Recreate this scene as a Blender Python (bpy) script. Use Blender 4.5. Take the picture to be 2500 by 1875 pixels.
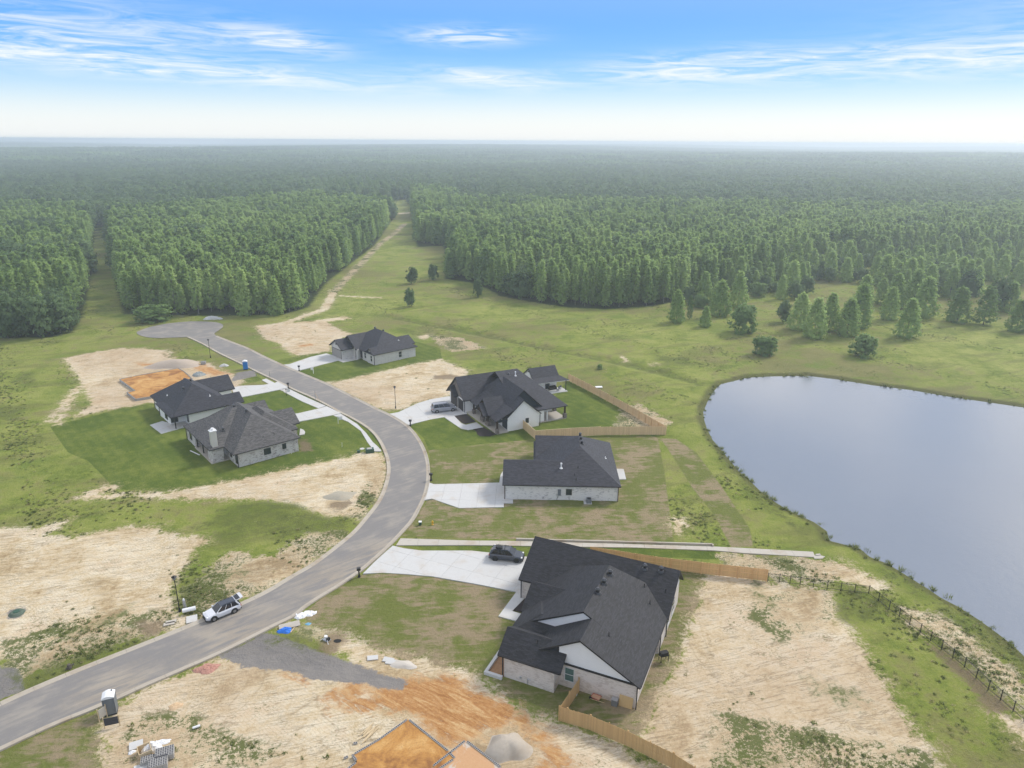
import bpy, math, random
import numpy as np
from mathutils import Vector, Matrix
random.seed(7); RNG = np.random.default_rng(7)
SC = bpy.context.scene
for o in list(bpy.data.objects): bpy.data.objects.remove(o)

# ------------------------------------------------------------------ camera
H, FPX = 55.3, 1733.0                      # drone height (m), focal length in pixels of a 2500 px wide frame
PITCH, ROLL = math.radians(18.9), math.radians(0.35)
_f = Vector((0, math.cos(PITCH), -math.sin(PITCH))); _r = Vector((1, 0, 0)); _u = _r.cross(_f)
CR = _r*math.cos(ROLL) + _u*math.sin(ROLL); CU = -_r*math.sin(ROLL) + _u*math.cos(ROLL)
cd = bpy.data.cameras.new('camera'); cam = bpy.data.objects.new('camera', cd); SC.collection.objects.link(cam)
cd.sensor_width = 36.0; cd.lens = 36.0*FPX/2500.0; cd.clip_start = 0.5; cd.clip_end = 40000
cam.matrix_world = Matrix(((CR.x, CU.x, -_f.x, 0), (CR.y, CU.y, -_f.y, 0), (CR.z, CU.z, -_f.z, H), (0, 0, 0, 1)))
SC.camera = cam

# ------------------------------------------------------------------ light
SUN_AZ, SUN_EL = math.radians(53), math.radians(43)      # azimuth clockwise from +Y (away from the camera)
sl = bpy.data.lights.new('sun', 'SUN'); sl.energy = 2.5; sl.angle = math.radians(14); sl.color = (1.0, 0.95, 0.87)
so = bpy.data.objects.new('sun', sl); SC.collection.objects.link(so)
_s = Vector((math.sin(SUN_AZ)*math.cos(SUN_EL), math.cos(SUN_AZ)*math.cos(SUN_EL), math.sin(SUN_EL)))
so.rotation_euler = _s.to_track_quat('Z', 'Y').to_euler(); so.location = (0, 0, 200)

W = bpy.data.worlds.new('World'); SC.world = W; W.use_nodes = True
def build_world():
    nt = W.node_tree; N = nt.nodes; L = nt.links; N.clear()
    def n(t, **k):
        x = N.new(t)
        for a, b in k.items(): setattr(x, a, b)
        return x
    def m(op, a, b=None, c=None, clamp=False):
        x = n('ShaderNodeMath', operation=op); x.use_clamp = clamp
        for i, v in enumerate((a, b, c)):
            if v is None: continue
            if isinstance(v, (int, float)): x.inputs[i].default_value = v
            else: L.new(v, x.inputs[i])
        return x.outputs[0]
    out = n('ShaderNodeOutputWorld'); bg = n('ShaderNodeBackground'); L.new(bg.outputs[0], out.inputs[0])
    tc = n('ShaderNodeTexCoord'); sp = n('ShaderNodeSeparateXYZ'); L.new(tc.outputs['Generated'], sp.inputs[0])
    x, y, z = sp.outputs
    el = m('MULTIPLY', m('ARCSINE', z), 180/math.pi); az = m('MULTIPLY', m('ARCTAN2', x, y), 180/math.pi)
    sky = n('ShaderNodeTexSky', sky_type='NISHITA'); sky.sun_disc = False; sky.sun_elevation = SUN_EL; sky.sun_rotation = SUN_AZ
    sky.air_density = 1.0; sky.dust_density = 1.5; sky.ozone_density = 1.5
    sk = n('ShaderNodeVectorMath', operation='SCALE'); L.new(sky.outputs[0], sk.inputs[0]); sk.inputs['Scale'].default_value = 0.09
    # clear-air gradient with the white band over the horizon
    rp = n('ShaderNodeValToRGB'); L.new(m('DIVIDE', m('ADD', el, 2.0), 92.0, clamp=True), rp.inputs[0])
    cr = rp.color_ramp; cr.interpolation = 'B_SPLINE'
    stops = [(-2, (.76, .78, .78)), (0.5, (.78, .80, .80)), (1.5, (.76, .80, .80)), (2.7, (.58, .72, .81)), (4.1, (.31, .56, .82)),
             (5.9, (.155, .42, .84)), (9.0, (.075, .31, .82)), (18, (.40, .53, .76)), (32, (.48, .56, .72)), (90, (.50, .56, .70))]
    while len(cr.elements) < len(stops): cr.elements.new(0.5)
    for e, (p, c) in zip(cr.elements, stops): e.position = (p+2)/92.0; e.color = (*c, 1)
    mx = n('ShaderNodeMix', data_type='RGBA'); mx.inputs[0].default_value = 0.86
    L.new(sk.outputs[0], mx.inputs[6]); L.new(rp.outputs[0], mx.inputs[7])
    # cirrus near the horizon
    cv = n('ShaderNodeCombineXYZ'); L.new(m('ADD', m('MULTIPLY', az, 0.11), m('MULTIPLY', el, 0.10)), cv.inputs[0]); L.new(m('MULTIPLY', el, 1.05), cv.inputs[1])
    nz = n('ShaderNodeTexNoise'); L.new(cv.outputs[0], nz.inputs['Vector']); nz.inputs['Scale'].default_value = 1.6; nz.inputs['Detail'].default_value = 10
    nz.inputs['Roughness'].default_value = 0.62; nz.inputs['Distortion'].default_value = 1.3
    def gauss(a0, e0, sa, se, k):
        p = m('POWER', m('DIVIDE', m('SUBTRACT', az, a0), sa), 2.0); q = m('POWER', m('DIVIDE', m('SUBTRACT', el, m('ADD', m('MULTIPLY', m('SUBTRACT', az, a0), k), e0)), se), 2.0)
        return m('EXPONENT', m('MULTIPLY', m('ADD', p, q), -1.0))
    msk = None
    for a in [(-31, 6.0, 11, 1.5, .02), (-22, 4.4, 14, .7, -.05), (-16.5, 6.6, 3.5, .7, -.12), (-33, 9.3, 7, .9, 0), (13, 5.0, 7, .9, .04), (30, 5.2, 15, 1.1, .02),
              (-3.5, 7.2, 4, .6, 0), (-2, 4.4, 5, .6, -.06), (45, 9, 10, 2, 0), (-50, 8, 10, 3, 0), (70, 7, 25, 2, 0), (120, 8, 30, 2.5, 0), (-90, 8, 30, 2.5, 0), (170, 7, 30, 2, 0)]:
        g = gauss(*a); msk = g if msk is None else m('ADD', msk, g)
    ci = m('MULTIPLY', m('MULTIPLY', m('SUBTRACT', nz.outputs[0], 0.37), 3.9, clamp=True), m('MINIMUM', msk, 1.0), clamp=True)
    mc = n('ShaderNodeMix', data_type='RGBA'); L.new(m('MULTIPLY', ci, 0.85), mc.inputs[0]); L.new(mx.outputs[2], mc.inputs[6]); mc.inputs[7].default_value = (.76, .78, .80, 1)
    # broad soft cloud sheet overhead (seen mirrored in the pond)
    nb = n('ShaderNodeTexNoise'); vm = n('ShaderNodeVectorMath', operation='DIVIDE'); L.new(tc.outputs['Generated'], vm.inputs[0])
    zc = m('ADD', m('MAXIMUM', z, 0.0), 0.12); cz = n('ShaderNodeCombineXYZ')
    for i in range(3): L.new(zc, cz.inputs[i])
    L.new(cz.outputs[0], vm.inputs[1]); L.new(vm.outputs[0], nb.inputs['Vector']); nb.inputs['Scale'].default_value = 1.7; nb.inputs['Detail'].default_value = 7; nb.inputs['Roughness'].default_value = 0.5
    cl = m('MULTIPLY', m('MULTIPLY', m('SUBTRACT', nb.outputs[0], 0.44), 6.5, clamp=True), m('MULTIPLY', m('SUBTRACT', el, 10.0), 0.16, clamp=True), clamp=True)
    mb = n('ShaderNodeMix', data_type='RGBA'); L.new(m('MULTIPLY', cl, 0.9), mb.inputs[0]); L.new(mc.outputs[2], mb.inputs[6]); mb.inputs[7].default_value = (1.24, 1.20, 1.17, 1)
    L.new(mb.outputs[2], bg.inputs[0]); bg.inputs[1].default_value = 1.0
build_world()
vs = SC.view_settings; vs.view_transform = 'Standard'; vs.look = 'None'; vs.exposure = 0.42; vs.gamma = 1.0; vs.use_curve_mapping = False
SC.cycles.volume_bounces = 2; SC.cycles.max_bounces = 8; SC.cycles.diffuse_bounces = 5; SC.cycles.glossy_bounces = 2; SC.cycles.transparent_max_bounces = 6
SC.cycles.use_denoising = True

# ------------------------------------------------------------------ helpers
def G(px, py, z=0.0):
    """the point of the plane at height z that a pixel of the 2500 x 1875 photograph looks at"""
    d = CR*((px-1250)/FPX) - CU*((py-937.5)/FPX) + _f
    t = (z-H)/d.z
    return (d.x*t, d.y*t)
def P(x, y, z=0.0):
    v = Vector((x, y, z-H)); c = v.dot(_f)
    return (1250+FPX*v.dot(CR)/c, 937.5-FPX*v.dot(CU)/c)
def height_at(px, yb, yt):
    x, y = G(px, yb); lo, hi = 0.1, 60.0
    for _ in range(30):
        mid = (lo+hi)/2
        if P(x, y, mid)[1] > yt: lo = mid
        else: hi = mid
    return x, y, lo
def lin(c): return tuple(((v/255)/12.92 if v <= 10 else (((v/255)+.055)/1.055)**2.4) for v in c)

def tag(o, label=None, cat=None, group=None, kind=None):
    if label: o['label'] = label
    if cat: o['category'] = cat
    if group: o['group'] = group
    if kind: o['kind'] = kind
    return o
def link(o, parent=None):
    SC.collection.objects.link(o)
    if parent is not None: o.parent = parent
    return o
def thing(name, label, cat, loc=(0, 0, 0), rz=0.0, group=None):
    o = bpy.data.objects.new(name, None); o.location = loc; o.rotation_euler = (0, 0, rz); o.empty_display_size = 0.3
    return tag(link(o), label, cat, group)
def inst(name, mesh, parent=None, loc=(0, 0, 0), rot=(0, 0, 0), scale=None):
    o = bpy.data.objects.new(name, mesh); o.location = loc; o.rotation_euler = rot
    if scale is not None: o.scale = scale if hasattr(scale, '__len__') else (scale,)*3
    return link(o, parent)
def dup(root, loc, rz, label=None):
    r = root.copy(); SC.collection.objects.link(r); r.location = loc; r.rotation_euler = (0, 0, rz)
    if label: r['label'] = label
    for ch in list(root.children):
        c = ch.copy(); SC.collection.objects.link(c); c.parent = r
        for g in ch.children:
            d = g.copy(); SC.collection.objects.link(d); d.parent = c
    return r

class MB:
    def __init__(s): s.v = []; s.f = []; s.uv = []; s.m = []
    def poly(s, pts, mat=0):
        pts = [Vector(p) for p in pts]; i = len(s.v); s.v += [tuple(p) for p in pts]; s.f.append(tuple(range(i, i+len(pts)))); s.m.append(mat)
        n = Vector((0, 0, 0))
        for a in range(len(pts)):
            p, q = pts[a], pts[(a+1) % len(pts)]
            n += Vector(((p.y-q.y)*(p.z+q.z), (p.z-q.z)*(p.x+q.x), (p.x-q.x)*(p.y+q.y)))
        n = n.normalized() if n.length > 1e-9 else Vector((0, 0, 1))
        t = Vector((0, 0, 1)).cross(n)
        t = t.normalized() if t.length > 1e-4 else Vector((1, 0, 0))
        b = n.cross(t); s.uv += [(p.dot(t), p.dot(b)) for p in pts]
        return s
    def box(s, x0, x1, y0, y1, z0, z1, mat=0):
        if x0 > x1: x0, x1 = x1, x0
        if y0 > y1: y0, y1 = y1, y0
        p = [(x0, y0), (x1, y0), (x1, y1), (x0, y1)]
        return s.prism(p, z0, z1, mat)
    def prism(s, pts, z0, z1, mat=0, bottom=True, top_mat=None):
        a = sum(pts[i][0]*pts[(i+1) % len(pts)][1]-pts[(i+1) % len(pts)][0]*pts[i][1] for i in range(len(pts)))
        if a < 0: pts = pts[::-1]
        n = len(pts)
        s.poly([(p[0], p[1], z1) for p in pts], mat if top_mat is None else top_mat)
        if bottom: s.poly([(p[0], p[1], z0) for p in pts[::-1]], mat)
        for i in range(n):
            p, q = pts[i], pts[(i+1) % n]
            s.poly([(p[0], p[1], z0), (q[0], q[1], z0), (q[0], q[1], z1), (p[0], p[1], z1)], mat)
        return s
    def obox(s, c, ax, hw, hd, z0, z1, mat=0):
        """box centred c=(x,y), long axis direction ax (radians)"""
        ca, sa = math.cos(ax), math.sin(ax)
        return s.prism([(c[0]+ca*a-sa*b, c[1]+sa*a+ca*b) for a, b in ((-hw, -hd), (hw, -hd), (hw, hd), (-hw, hd))], z0, z1, mat)
    def cyl(s, c, r0, r1, z0, z1, n=10, mat=0, cap=True):
        a = [(c[0]+r0*math.cos(2*math.pi*i/n), c[1]+r0*math.sin(2*math.pi*i/n), z0) for i in range(n)]
        b = [(c[0]+r1*math.cos(2*math.pi*i/n), c[1]+r1*math.sin(2*math.pi*i/n), z1) for i in range(n)]
        for i in range(n): s.poly([a[i], a[(i+1) % n], b[(i+1) % n], b[i]], mat)
        if cap: s.poly(b, mat); s.poly(a[::-1], mat)
        return s
    def tube(s, p, q, r, n=6, mat=0, r2=None):
        p, q = Vector(p), Vector(q); d = (q-p).normalized(); t = d.orthogonal().normalized(); b = d.cross(t); r2 = r if r2 is None else r2
        A = [p+(t*math.cos(2*math.pi*i/n)+b*math.sin(2*math.pi*i/n))*r for i in range(n)]
        B = [q+(t*math.cos(2*math.pi*i/n)+b*math.sin(2*math.pi*i/n))*r2 for i in range(n)]
        for i in range(n): s.poly([A[i], A[(i+1) % n], B[(i+1) % n], B[i]], mat)
        s.poly(B, mat); s.poly(A[::-1], mat); return s
    def shell(s, polys, th, mt=0, ms=1):
        cnt = {}; key = lambda p: (round(p[0], 3), round(p[1], 3), round(p[2], 3))
        for pl in polys:
            s.poly(pl, mt); s.poly([(p[0], p[1], p[2]-th) for p in pl[::-1]], ms)
            for i in range(len(pl)):
                a, b = key(pl[i]), key(pl[(i+1) % len(pl)])
                cnt.setdefault(frozenset((a, b)), []).append((pl[i], pl[(i+1) % len(pl)]))
        for e in cnt.values():
            if len(e) == 1:
                a, b = e[0]; s.poly([(a[0], a[1], a[2]-th), (b[0], b[1], b[2]-th), b, a], ms)
        return s
    def mesh(s, name, mats, weld=True, smooth=False):
        me = bpy.data.meshes.new(name); me.from_pydata(s.v, [], s.f)
        ul = me.uv_layers.new(name='UVMap'); flat = np.array(s.uv, dtype=np.float32).ravel(); ul.data.foreach_set('uv', flat)
        me.polygons.foreach_set('material_index', np.array(s.m, dtype=np.int32))
        for m_ in (mats if isinstance(mats, (list, tuple)) else [mats]): me.materials.append(m_)
        if weld:
            import bmesh
            bm = bmesh.new(); bm.from_mesh(me); bmesh.ops.remove_doubles(bm, verts=bm.verts, dist=0.0004); bm.to_mesh(me); bm.free()
        if smooth: me.polygons.foreach_set('use_smooth', np.ones(len(me.polygons), dtype=bool))
        me.update(); return me
    def build(s, name, mats, parent=None, loc=(0, 0, 0), rot=(0, 0, 0), smooth=False):
        return inst(name, s.mesh(name, mats, smooth=smooth), parent, loc, rot)

# ------------------------------------------------------------------ materials
class NT:
    """small node-graph writer"""
    def __init__(s, name):
        s.mat = bpy.data.materials.new(name); s.mat.use_nodes = True; s.t = s.mat.node_tree; s.N = s.t.nodes; s.L = s.t.links; s.N.clear()
        s.out = s.N.new('ShaderNodeOutputMaterial'); s.b = s.N.new('ShaderNodeBsdfPrincipled'); s.L.new(s.b.outputs[0], s.out.inputs[0])
        s.b.inputs['Roughness'].default_value = 0.85; s.b.inputs['Specular IOR Level'].default_value = 0.25
    def set(s, k, v):
        if hasattr(v, 'is_linked') or hasattr(v, 'links'): s.L.new(v, s.b.inputs[k])
        else: s.b.inputs[k].default_value = (*v, 1) if isinstance(v, tuple) and len(v) == 3 else v
    def coord(s, kind='Object', scale=(1, 1, 1), rot=(0, 0, 0)):
        tc = s.N.new('ShaderNodeTexCoord'); mp = s.N.new('ShaderNodeMapping'); s.L.new(tc.outputs[kind], mp.inputs[0]); mp.vector_type = 'TEXTURE'; mp.inputs['Scale'].default_value = tuple(1/k for k in scale); mp.inputs['Rotation'].default_value = rot
        return mp.outputs[0]
    def noise(s, vec, scale, detail=4, rough=0.55, dist=0.0):
        x = s.N.new('ShaderNodeTexNoise'); s.L.new(vec, x.inputs['Vector']); x.inputs['Scale'].default_value = scale; x.inputs['Detail'].default_value = detail
        x.inputs['Roughness'].default_value = rough; x.inputs['Distortion'].default_value = dist; return x.outputs[0]
    def m(s, op, a, b=None, c=None, clamp=False):
        x = s.N.new('ShaderNodeMath'); x.operation = op; x.use_clamp = clamp
        for i, v in enumerate((a, b, c)):
            if v is None: continue
            if isinstance(v, (int, float)): x.inputs[i].default_value = v
            else: s.L.new(v, x.inputs[i])
        return x.outputs[0]
    def mix(s, f, a, b, mode='MIX'):
        x = s.N.new('ShaderNodeMix'); x.data_type = 'RGBA'; x.blend_type = mode
        for i, v in ((0, f), (6, a), (7, b)):
            if isinstance(v, (int, float)): x.inputs[i].default_value = v
            elif isinstance(v, tuple): x.inputs[i].default_value = (*v, 1)
            else: s.L.new(v, x.inputs[i])
        return x.outputs[2]
    def step(s, x, lo, hi):
        mr = s.N.new('ShaderNodeMapRange'); mr.interpolation_type = 'SMOOTHSTEP'; s.L.new(x, mr.inputs[0]); mr.inputs[1].default_value = lo; mr.inputs[2].default_value = hi; return mr.outputs[0]
    def ramp(s, x, stops):
        r = s.N.new('ShaderNodeValToRGB'); s.L.new(x, r.inputs[0]); e = r.color_ramp.elements
        while len(e) < len(stops): e.new(0.5)
        for k, (p, c) in zip(e, stops): k.position = p; k.color = (*c, 1)
        return r.outputs[0]
    def attr(s, name):
        a = s.N.new('ShaderNodeAttribute'); a.attribute_name = name; return a.outputs['Fac']
    def bump(s, h, strength=0.5, dist=0.05):
        b = s.N.new('ShaderNodeBump'); s.L.new(h, b.inputs['Height']); b.inputs['Strength'].default_value = strength; b.inputs['Distance'].default_value = dist; s.L.new(b.outputs[0], s.b.inputs['Normal'])
    def rnd(s):
        return s.N.new('ShaderNodeObjectInfo').outputs['Random']

def plain(name, col, rough=0.6, metal=0.0, var=0.12, scale=3.0, spec=0.3):
    t = NT(name); v = t.coord('Object'); n = t.noise(v, scale, 3)
    t.set('Base Color', t.mix(n, tuple(c*(1-var) for c in col), tuple(min(1, c*(1+var)) for c in col))); t.set('Roughness', rough); t.set('Metallic', metal); t.set('Specular IOR Level', spec)
    return t.mat
def shingle(name, dark, light, warm=0.0):
    t = NT(name); uv = t.coord('UV'); n1 = t.noise(uv, 4.0, 5, .85); n2 = t.noise(t.coord('UV', (5.0, 11.0, 1)), 1.0, 2, .6); n3 = t.noise(uv, 0.35, 3)
    br = t.N.new('ShaderNodeTexBrick'); t.L.new(uv, br.inputs['Vector']); br.inputs['Scale'].default_value = 1.0; br.inputs['Brick Width'].default_value = 0.5; br.inputs['Row Height'].default_value = 0.145
    br.inputs['Mortar Size'].default_value = 0.012; br.inputs['Color1'].default_value = (.2, .2, .2, 1); br.inputs['Color2'].default_value = (1, 1, 1, 1); br.inputs['Mortar'].default_value = (0, 0, 0, 1); br.offset = 0.37
    f = t.m('ADD', t.m('MULTIPLY', br.outputs[0], 0.35), t.m('ADD', t.m('MULTIPLY', n1, 0.40), t.m('ADD', t.m('MULTIPLY', n2, 0.30), t.m('MULTIPLY', n3, 0.15))))
    t.set('Base Color', t.ramp(f, [(0.42, dark), (0.60, tuple((a+b)/2.2 for a, b in zip(dark, light))), (0.80, light)])); t.set('Roughness', 0.72); t.set('Specular IOR Level', 0.38)
    t.bump(br.outputs[1], 0.25, 0.01); return t.mat
def brick(name, base, dark, mortar, amount=0.5):
    t = NT(name); uv = t.coord('UV'); br = t.N.new('ShaderNodeTexBrick'); t.L.new(uv, br.inputs['Vector']); br.inputs['Scale'].default_value = 1.0
    br.inputs['Brick Width'].default_value = 0.235; br.inputs['Row Height'].default_value = 0.075; br.inputs['Mortar Size'].default_value = 0.010; br.inputs['Bias'].default_value = amount*2-1
    br.inputs['Color1'].default_value = (0, 0, 0, 1); br.inputs['Color2'].default_value = (1, 1, 1, 1)
    n1 = t.noise(t.coord('UV', (1.7, 5.0, 1)), 1.0, 4, .75); n2 = t.noise(uv, .8, 3)
    f = t.step(t.m('ADD', n1, t.m('MULTIPLY', t.m('SUBTRACT', n2, .5), .5)), 0.62-amount*.16, 0.70-amount*.16)
    c = t.mix(t.m('MULTIPLY', f, .85), base, dark); c = t.mix(t.m('MULTIPLY', br.outputs[1], 0.8), c, mortar); c = t.mix(t.m('MULTIPLY', br.outputs[0], .12), c, dark)
    t.set('Base Color', c); t.bump(br.outputs[1], 0.4, -0.01); return t.mat
def boards(name, col, pitch=0.35):
    t = NT(name); uv = t.coord('UV'); sx = t.N.new('ShaderNodeSeparateXYZ'); t.L.new(uv, sx.inputs[0])
    w = t.m('FRACT', t.m('DIVIDE', sx.outputs[0], pitch)); bt = t.step(t.m('ABSOLUTE', t.m('SUBTRACT', w, .5)), .43, .46)
    t.set('Base Color', t.mix(t.noise(uv, 2, 4), tuple(c*.93 for c in col), col)); t.bump(bt, 0.6, 0.02); t.set('Roughness', .6); return t.mat
def concrete(name, a, b, dirt=(.42, .34, .25), dk=0.25):
    t = NT(name); v = t.coord('Object'); n1 = t.noise(v, .35, 4); n2 = t.noise(v, 3.0, 5, .7); n3 = t.noise(t.coord('Object', (.25, 2.0, 1), (0, 0, .5)), .8, 4)
    c = t.mix(n2, a, b); c = t.mix(t.m('MULTIPLY', t.step(t.m('ADD', n1, t.m('MULTIPLY', n3, .3)), .62, .95), dk*2), c, dirt); c = t.mix(t.m('MULTIPLY', t.rnd(), .10), c, tuple(x*.75 for x in a))
    t.set('Base Color', c); t.bump(n2, .15, .01); return t.mat
def wood(name, a, b):
    t = NT(name); v = t.coord('Object', (9, 9, .9)); n = t.noise(v, 1.2, 5, .6, .6); r = t.rnd()
    c = t.mix(n, a, b); c = t.mix(t.m('MULTIPLY', r, .45), c, tuple(x*.72 for x in a)); t.set('Base Color', c); return t.mat
def foliage(name, a, b, c, trans=0.25):
    t = NT(name); at = t.attr('leaf'); r = t.rnd(); n = t.noise(t.N.new('ShaderNodeObjectInfo').outputs['Location'], 0.016, 3, .6)
    k = t.ramp(t.m('ADD', t.m('MULTIPLY', at, .35), t.m('ADD', t.m('MULTIPLY', r, .30), t.m('MULTIPLY', t.m('SUBTRACT', n, .36), 1.35))), [(0.20, a), (0.5, b), (0.95, c)])
    t.set('Base Color', k); t.set('Roughness', .7); t.set('Specular IOR Level', .15)
    tr = t.N.new('ShaderNodeBsdfTranslucent'); t.L.new(k, tr.inputs[0]); mx = t.N.new('ShaderNodeMixShader'); mx.inputs[0].default_value = trans
    t.L.new(t.b.outputs[0], mx.inputs[1]); t.L.new(tr.outputs[0], mx.inputs[2]); t.L.new(mx.outputs[0], t.out.inputs[0]); return t.mat
def glass(name, col=(.02, .03, .035), rough=0.08):
    t = NT(name); t.set('Base Color', t.mix(t.noise(t.coord('Object'), 1.5, 2), tuple(c*.7 for c in col), tuple(c*1.5 for c in col))); t.set('Roughness', rough); t.set('Specular IOR Level', .6); return t.mat

M = {}
M['roof_black'] = shingle('black_shingles', (.007, .007, .009), (.034, .034, .042))
M['roof_black2'] = shingle('charcoal_shingles', (.011, .011, .016), (.046, .047, .062))
M['roof_gray'] = shingle('weathered_shingles', (.034, .032, .033), (.135, .128, .124))
M['fascia_black'] = plain('black_trim', (.015, .015, .018), .5)
M['fascia_dark'] = plain('dark_trim', (.05, .048, .05), .6)
M['fascia_white'] = plain('white_trim', (.55, .55, .55), .6)
M['brick_white'] = brick('white_brick', (.72, .705, .685), (.32, .315, .32), (.66, .65, .63), .45)
M['brick_mottled'] = brick('mottled_brick', (.62, .59, .56), (.20, .155, .135), (.56, .53, .50), .64)
M['brick_cream'] = brick('cream_brick', (.62, .565, .525), (.42, .36, .32), (.56, .52, .48), .70)
M['brick_painted'] = brick('painted_brick', (.82, .81, .79), (.70, .69, .68), (.78, .77, .76), .2)
M['brick_pale'] = brick('pale_brick', (.60, .575, .54), (.42, .405, .39), (.57, .55, .52), .5)
M['siding_white'] = boards('white_siding', (.74, .745, .765))
M['siding_navy'] = boards('navy_siding', (.022, .032, .045))
M['siding_cream'] = boards('cream_siding', (.55, .53, .48))
M['stone'] = brick('brown_stone', (.21, .175, .15), (.10, .085, .075), (.24, .21, .19), .8)
M['timber_dark'] = wood('dark_timber', (.035, .020, .014), (.060, .036, .026))
M['timber_black'] = plain('black_metal', (.014, .014, .016), .5)
M['conc'] = concrete('driveway_concrete', (.47, .465, .45), (.56, .555, .54))
M['conc_old'] = concrete('old_concrete', (.40, .37, .32), (.50, .46, .40), (.36, .28, .20), .4)
M['curb'] = concrete('curb_concrete', (.36, .32, .26), (.45, .40, .33), (.30, .23, .16), .5)
M['block'] = concrete('concrete_block', (.32, .31, .295), (.42, .41, .39))
M['block_dark'] = plain('cavity_shade_dark_board', (.05, .05, .06), .9)
M['pane'] = glass('dark_glass'); M['pane_green'] = glass('green_glass', (.07, .13, .12), .12)
M['car_glass'] = glass('car_glass', (.012, .014, .02), .04)
M['door_gray'] = plain('garage_door_tan', (.30, .28, .26), .6); M['door_dark'] = plain('garage_door_dark', (.035, .030, .030), .6)
M['white'] = plain('white_paint', (.72, .72, .72), .5); M['metal'] = plain('galvanised_metal', (.45, .46, .48), .35, .6)
M['picket'] = wood('cedar_picket', (.46, .29, .13), (.62, .42, .20)); M['picket_far'] = wood('pale_cedar', (.62, .44, .24), (.76, .57, .34)); M['picket_in'] = wood('orange_cedar', (.62, .38, .17), (.76, .50, .25))
M['lumber'] = wood('lumber', (.50, .38, .22), (.62, .50, .33))
M['trunk'] = plain('bark', (.10, .085, .07), .9); M['trunk_pale'] = plain('pale_bark', (.25, .23, .20), .9)
M['leaf_light'] = foliage('light_foliage', (.185, .285, .080), (.290, .415, .125), (.440, .560, .200), .58)
M['leaf_dark'] = foliage('dark_foliage', (.080, .135, .052), (.125, .195, .076), (.185, .265, .108), .45)
M['leaf_mid'] = foliage('mid_foliage', (.100, .175, .052), (.165, .260, .080), (.250, .350, .125), .46)
M['reed'] = foliage('reeds', (.085, .115, .028), (.135, .165, .045), (.20, .215, .075), .4); M['weed'] = foliage('weeds', (.085, .115, .026), (.130, .160, .042), (.19, .21, .070), .3)
M['straw'] = foliage('dry_grass', (.22, .20, .09), (.32, .29, .14), (.42, .37, .20), .4)
M['pink'] = plain('pink_brick_rubble', (.42, .22, .17), .9, var=.4, scale=8)
M['blue_tarp'] = plain('blue_tarp', (.02, .16, .60), .45); M['blue_plastic'] = plain('blue_plastic', (.01, .17, .48), .4); M['gray_plastic'] = plain('gray_plastic', (.15, .165, .18), .5)
M['red_paint'] = plain('red_paint', (.35, .03, .02), .4); M['yellow_paint'] = plain('yellow_paint', (.65, .38, .04), .5); M['green_box'] = plain('green_enamel', (.03, .08, .05), .5)
M['tyre'] = plain('rubber', (.018, .018, .018), .85); M['rim'] = plain('alloy', (.30, .31, .33), .35, .8)
M['plywood'] = wood('plywood', (.45, .32, .15), (.58, .42, .22))
def paint(name, col):
    t = NT(name); t.set('Base Color', t.mix(t.noise(t.coord('Object'), .8, 2), tuple(c*.95 for c in col), col)); t.set('Roughness', .28); t.set('Specular IOR Level', .5); t.set('Coat Weight', .6); t.set('Coat Roughness', .08); return t.mat
M['paint_white'] = paint('white_car_paint', (.62, .63, .66)); M['paint_navy'] = paint('slate_blue_car_paint', (.020, .027, .045)); M['paint_silver'] = paint('silver_car_paint', (.26, .27, .30))
# ------------------------------------------------------------------ the ground
def W_(pts, z=0.0): return [G(x, y, z) for x, y in pts]
def band(pts, w):
    """world polygon of width w along a pixel polyline"""
    p = [Vector((*G(x, y), 0)) for x, y in pts]; L_, R_ = [], []
    for i, q in enumerate(p):
        d = (p[min(i+1, len(p)-1)]-p[max(i-1, 0)]).normalized(); n = Vector((-d.y, d.x, 0)); L_.append(q+n*w/2); R_.append(q-n*w/2)
    return [(a.x, a.y) for a in L_+R_[::-1]]
POND = [(1717,1006),(1726,984),(1740,957),(1760,938),(1789,931),(1825,922),(1884,919),(1975,918),(2042,926),(2133,941),(2223,952),(2314,968),(2404,981),(2500,995),(2640,1010),(3000,1060),(3300,1200),(3300,1700),(2900,1850),(2600,1690),(2500,1602),(2478,1580),(2443,1552),(2391,1514),(2339,1481),(2298,1460),(2263,1436),(2218,1408),(2166,1376),(2124,1360),(2100,1340),(2056,1328),(2024,1320),(2019,1297),(1988,1275),(1961,1263),(1923,1245),(1880,1218),(1852,1195),(1825,1167),(1806,1153),(1762,1100),(1740,1074),(1726,1047),(1719,1024)]
pond_w = W_(POND, -0.45)
ROAD_L = [(0,1716),(57,1689),(190,1633),(316,1584),(433,1537),(560,1485),(650,1444),(704,1409),(758,1380),(802,1347),(840,1317),(867,1293),(894,1260),(916,1233),(931,1206),(940,1179),(946,1152),(944,1125),(937,1103),(927,1081),(910,1057),(886,1038),(853,1019),(829,1008),(800,991),(754,968),(713,951),(675,931),(637,914),(588,889),(529,861),(494,840),(456,823)]
ROAD_R = [(0,1834),(126,1774),(221,1737),(291,1707),(348,1680),(427,1646),(538,1598),(650,1541),(679,1526),(722,1506),(747,1483),(787,1457),(822,1437),(867,1406),(889,1391),(921,1363),(956,1331),(984,1301),(1011,1271),(1028,1239),(1041,1212),(1049,1179),(1050,1149),(1047,1122),(1038,1095),(1021,1065),(1000,1041),(975,1024),(951,1011),(922,998),(898,986),(865,969),(831,952),(797,935),(745,914),(691,891),(635,865),(610,851),(570,836),(529,820)]
CUL = [(456,823),(427,824),(378,826),(345,821),(330,812),(346,805),(366,798),(399,791),(431,787),(472,784),(509,785),(532,787),(546,793),(543,801),(528,810),(522,815),(529,820)]
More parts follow.
